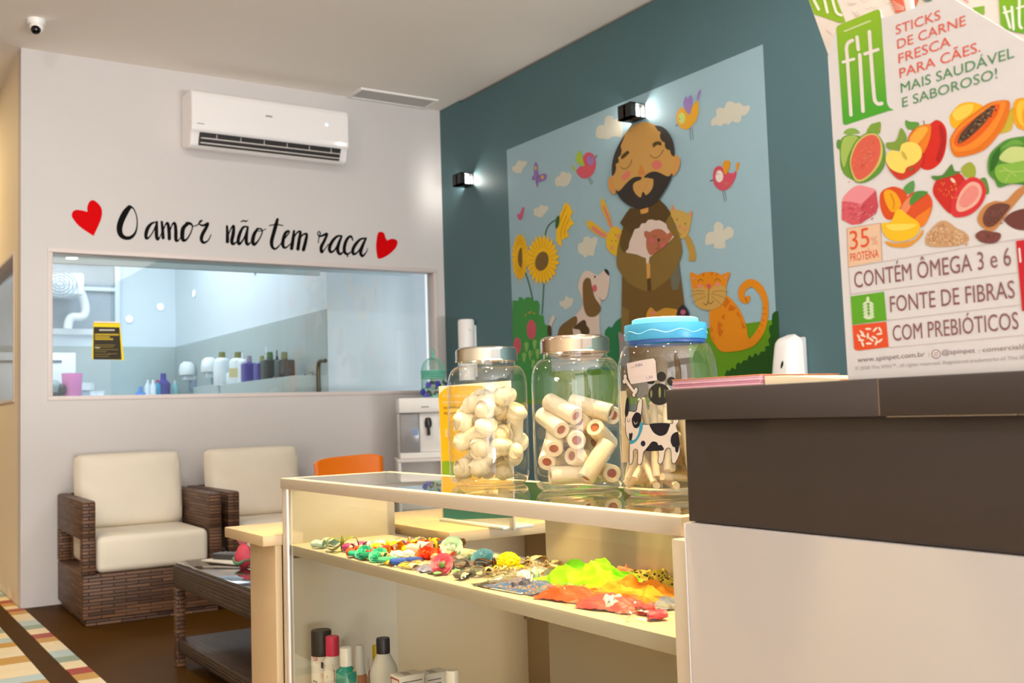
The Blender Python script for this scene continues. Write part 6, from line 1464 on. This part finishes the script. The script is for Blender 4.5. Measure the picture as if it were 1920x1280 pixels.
# table under the yard window with small things
TZ = at(200, 736, 'y', 10.4)[2]-.03
t = thing('grooming_table', 'pale worktop along the far grooming room wall', 'table', (1.95, 10.75, 0))
MB().box((1.05, 10.35, TZ-.04), (2.72, 11.08, TZ), .004).build('worktop', mw, t)
MB().box((1.1, 10.42, 0), (2.66, 11.05, TZ-.04)).build('cabinet', mw, t)
def small(px, pyt, r, label, body, cap, hc=.03, name='small_bottle', y=10.6, flare=1.0):
    q = at(px, pyt, 'y', y); H = max(q[2]-TZ, .05); t = thing(name, label, 'bottle', (q[0], y, TZ+.0005), 'small bottles on the far worktop')
    b = MB(); b.lathe([(0, 0), (r, 0), (r, (H-hc)*.75), (r*.45, H-hc), (0, H-hc)], n=16); b.build('bottle_body', body, t, local=True)
    c = MB(); c.lathe([(0, H-hc), (r*.45, H-hc), (r*.4*flare, H), (0, H)], n=12); c.build('cap', cap, t, local=True)
    return t
sky = M('sky_blue_plastic', '#5f8ed8', .4); mint = M('mint_plastic', '#8fcfcf', .4); aqua = M('aqua_label', '#2f9ac8', .4)
small(306, 700, .07, 'purple round bottle on the far worktop', pur, pur, .06, y=10.75)
small(295, 712, .035, 'white and aqua bottle with red cap on the far worktop', aqua, M('red_cap', '#b8403c', .5), y=10.65)
small(287, 712, .03, 'slim clear bottle beside the red capped one', clr, mw); small(277, 712, .032, 'slim frosted bottle at the end of the small row', clr, clr, y=10.7)
small(263, 725, .05, 'blue cone shaped cap bottle on the far worktop', sky, sky, .05, y=10.5)
small(328, 713, .032, 'mint tube standing alone near the tiled corner', mint, clr, y=10.8)
q = at(155, 722, 'y', 10.5); t = thing('lidded_tub', 'white lidded tub on the far worktop', 'tub', (q[0], 10.5, TZ+.0005))
H = at(155, 718, 'y', 10.5)[2]-TZ; b = MB(); b.lathe([(0, 0), (.085, 0), (.09, H-.07), (0, H-.07)], n=24); b.build('tub_body', mg, t, local=True); b = MB(); b.lathe([(0, H-.07), (.1, H-.07), (.1, H), (0, H)], n=24); b.build('lid', mw, t, local=True)
for px, lb in ((174, 'white shallow bowl beside the lidded tub'), (187, 'second white shallow bowl, nearer the notice')):
    q = at(px, 733, 'y', 10.45); b = MB(); b.lathe([(0, .004), (.027, .004), (.045, .05), (.048, .05), (.030, 0), (0, 0)], n=24); tag(b.build('bowl', mw, loc=(q[0], 10.45, TZ+.0005), local=True), lb, 'bowl', 'bowls on the far worktop')
# tall white cabinet with dryer and pink bucket at its foot
q0, q1_ = at(90, 662, 'y', 10.2), at(139, 735, 'y', 10.2)
t = thing('white_cabinet', 'tall white cabinet at the left edge of the window view', 'cabinet', ((q0[0]+q1_[0])/2, 10.2, 0))
MB().box((XC+.13, 10.12, 0), (q1_[0], 10.34, q0[2]), .006).build('body', mw, t)
MB().box((XC+.14, 10.112, at(110, 679, 'y', 10.1)[2]), (q1_[0]-.12, 10.12, at(110, 677, 'y', 10.1)[2]+.01)).build('handle_gap', M('slate'), t)
tz2 = at(110, 738, 'y', 9.7)[2]-.04
t = thing('trolley', 'white trolley top carrying the dryer and the pink bucket', 'trolley', (1.22, 9.75, 0))
MB().box((XC+.13, 9.55, tz2-.03), (1.62, 9.98, tz2), .004).build('top', mw, t)
for x in (XC+.16, 1.59):
    for y in (9.58, 9.95): MB().tube([(x, y, 0), (x, y, tz2-.03)], .014, 8).build('leg', M('chrome'), t)
q = at(105, 722, 'y', 9.75); H = at(105, 711, 'y', 9.75)[2]-tz2
t = thing('pet_dryer', 'grey rounded pet dryer with black foot at the window edge', 'dryer', (q[0]-.05, 9.75, tz2+.0005))
b = MB(); b.lathe([(0, .05), (.09, .05), (.10, .10), (.095, H*.75), (.06, H*.95), (0, H)], n=24); b.build('case', M('dryer_grey', '#8fa5a8', .4), t, local=True)
b = MB(); b.lathe([(0, 0), (.10, 0), (.10, .05), (0, .05)], n=24); b.build('foot', drk, t, local=True); MB().ell((.085, -.06, H*.45), (.04, .03, .05)).build('nozzle', drk, t, local=True)
q = at(135, 722, 'y', 9.75); H = at(129, 700, 'y', 9.75)[2]-tz2
b = MB(); b.lathe([(0, 0), (.075, 0), (.085, H), (.08, H), (.07, .01), (0, .01)], n=24)
tag(b.build('bucket', M('pink_plastic', '#f08ad0', .4, var=.1), loc=(q[0], 9.75, tz2+.0005), local=True), 'pink plastic bucket beside the grey dryer', 'bucket')

for px, py, ax, v, lb in ((478,505,'x',GX-.002,'small glowing disc added for a lamp reflection, highest on the grooming room wall'), (365,550,'x',GX-.002,'small glowing disc added for a lamp reflection, above the white dispensers'), (300,575,'y',GY-.002,'small glowing disc added for a lamp reflection, above the purple round bottle'), (242,598,'y',GY-.002,'small glowing disc added for a lamp reflection, just beside the black and yellow notice')):  # glowing discs added to stand in for lamp reflections in the window glass
    q = P(px, py, ax, v); t = thing('reflection_disc', lb, 'reflection_disc', tuple(q), 'glowing discs for lamp reflections in the long window')
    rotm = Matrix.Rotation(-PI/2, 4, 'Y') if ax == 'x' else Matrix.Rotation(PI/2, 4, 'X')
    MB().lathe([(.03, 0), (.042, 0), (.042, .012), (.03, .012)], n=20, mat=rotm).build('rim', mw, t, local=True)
    MB().lathe([(0, .008), (.03, .008)], n=20, mat=rotm).build('lens', M('reflection_glow', '#fff6e0', .3, emit=5), t, local=True)
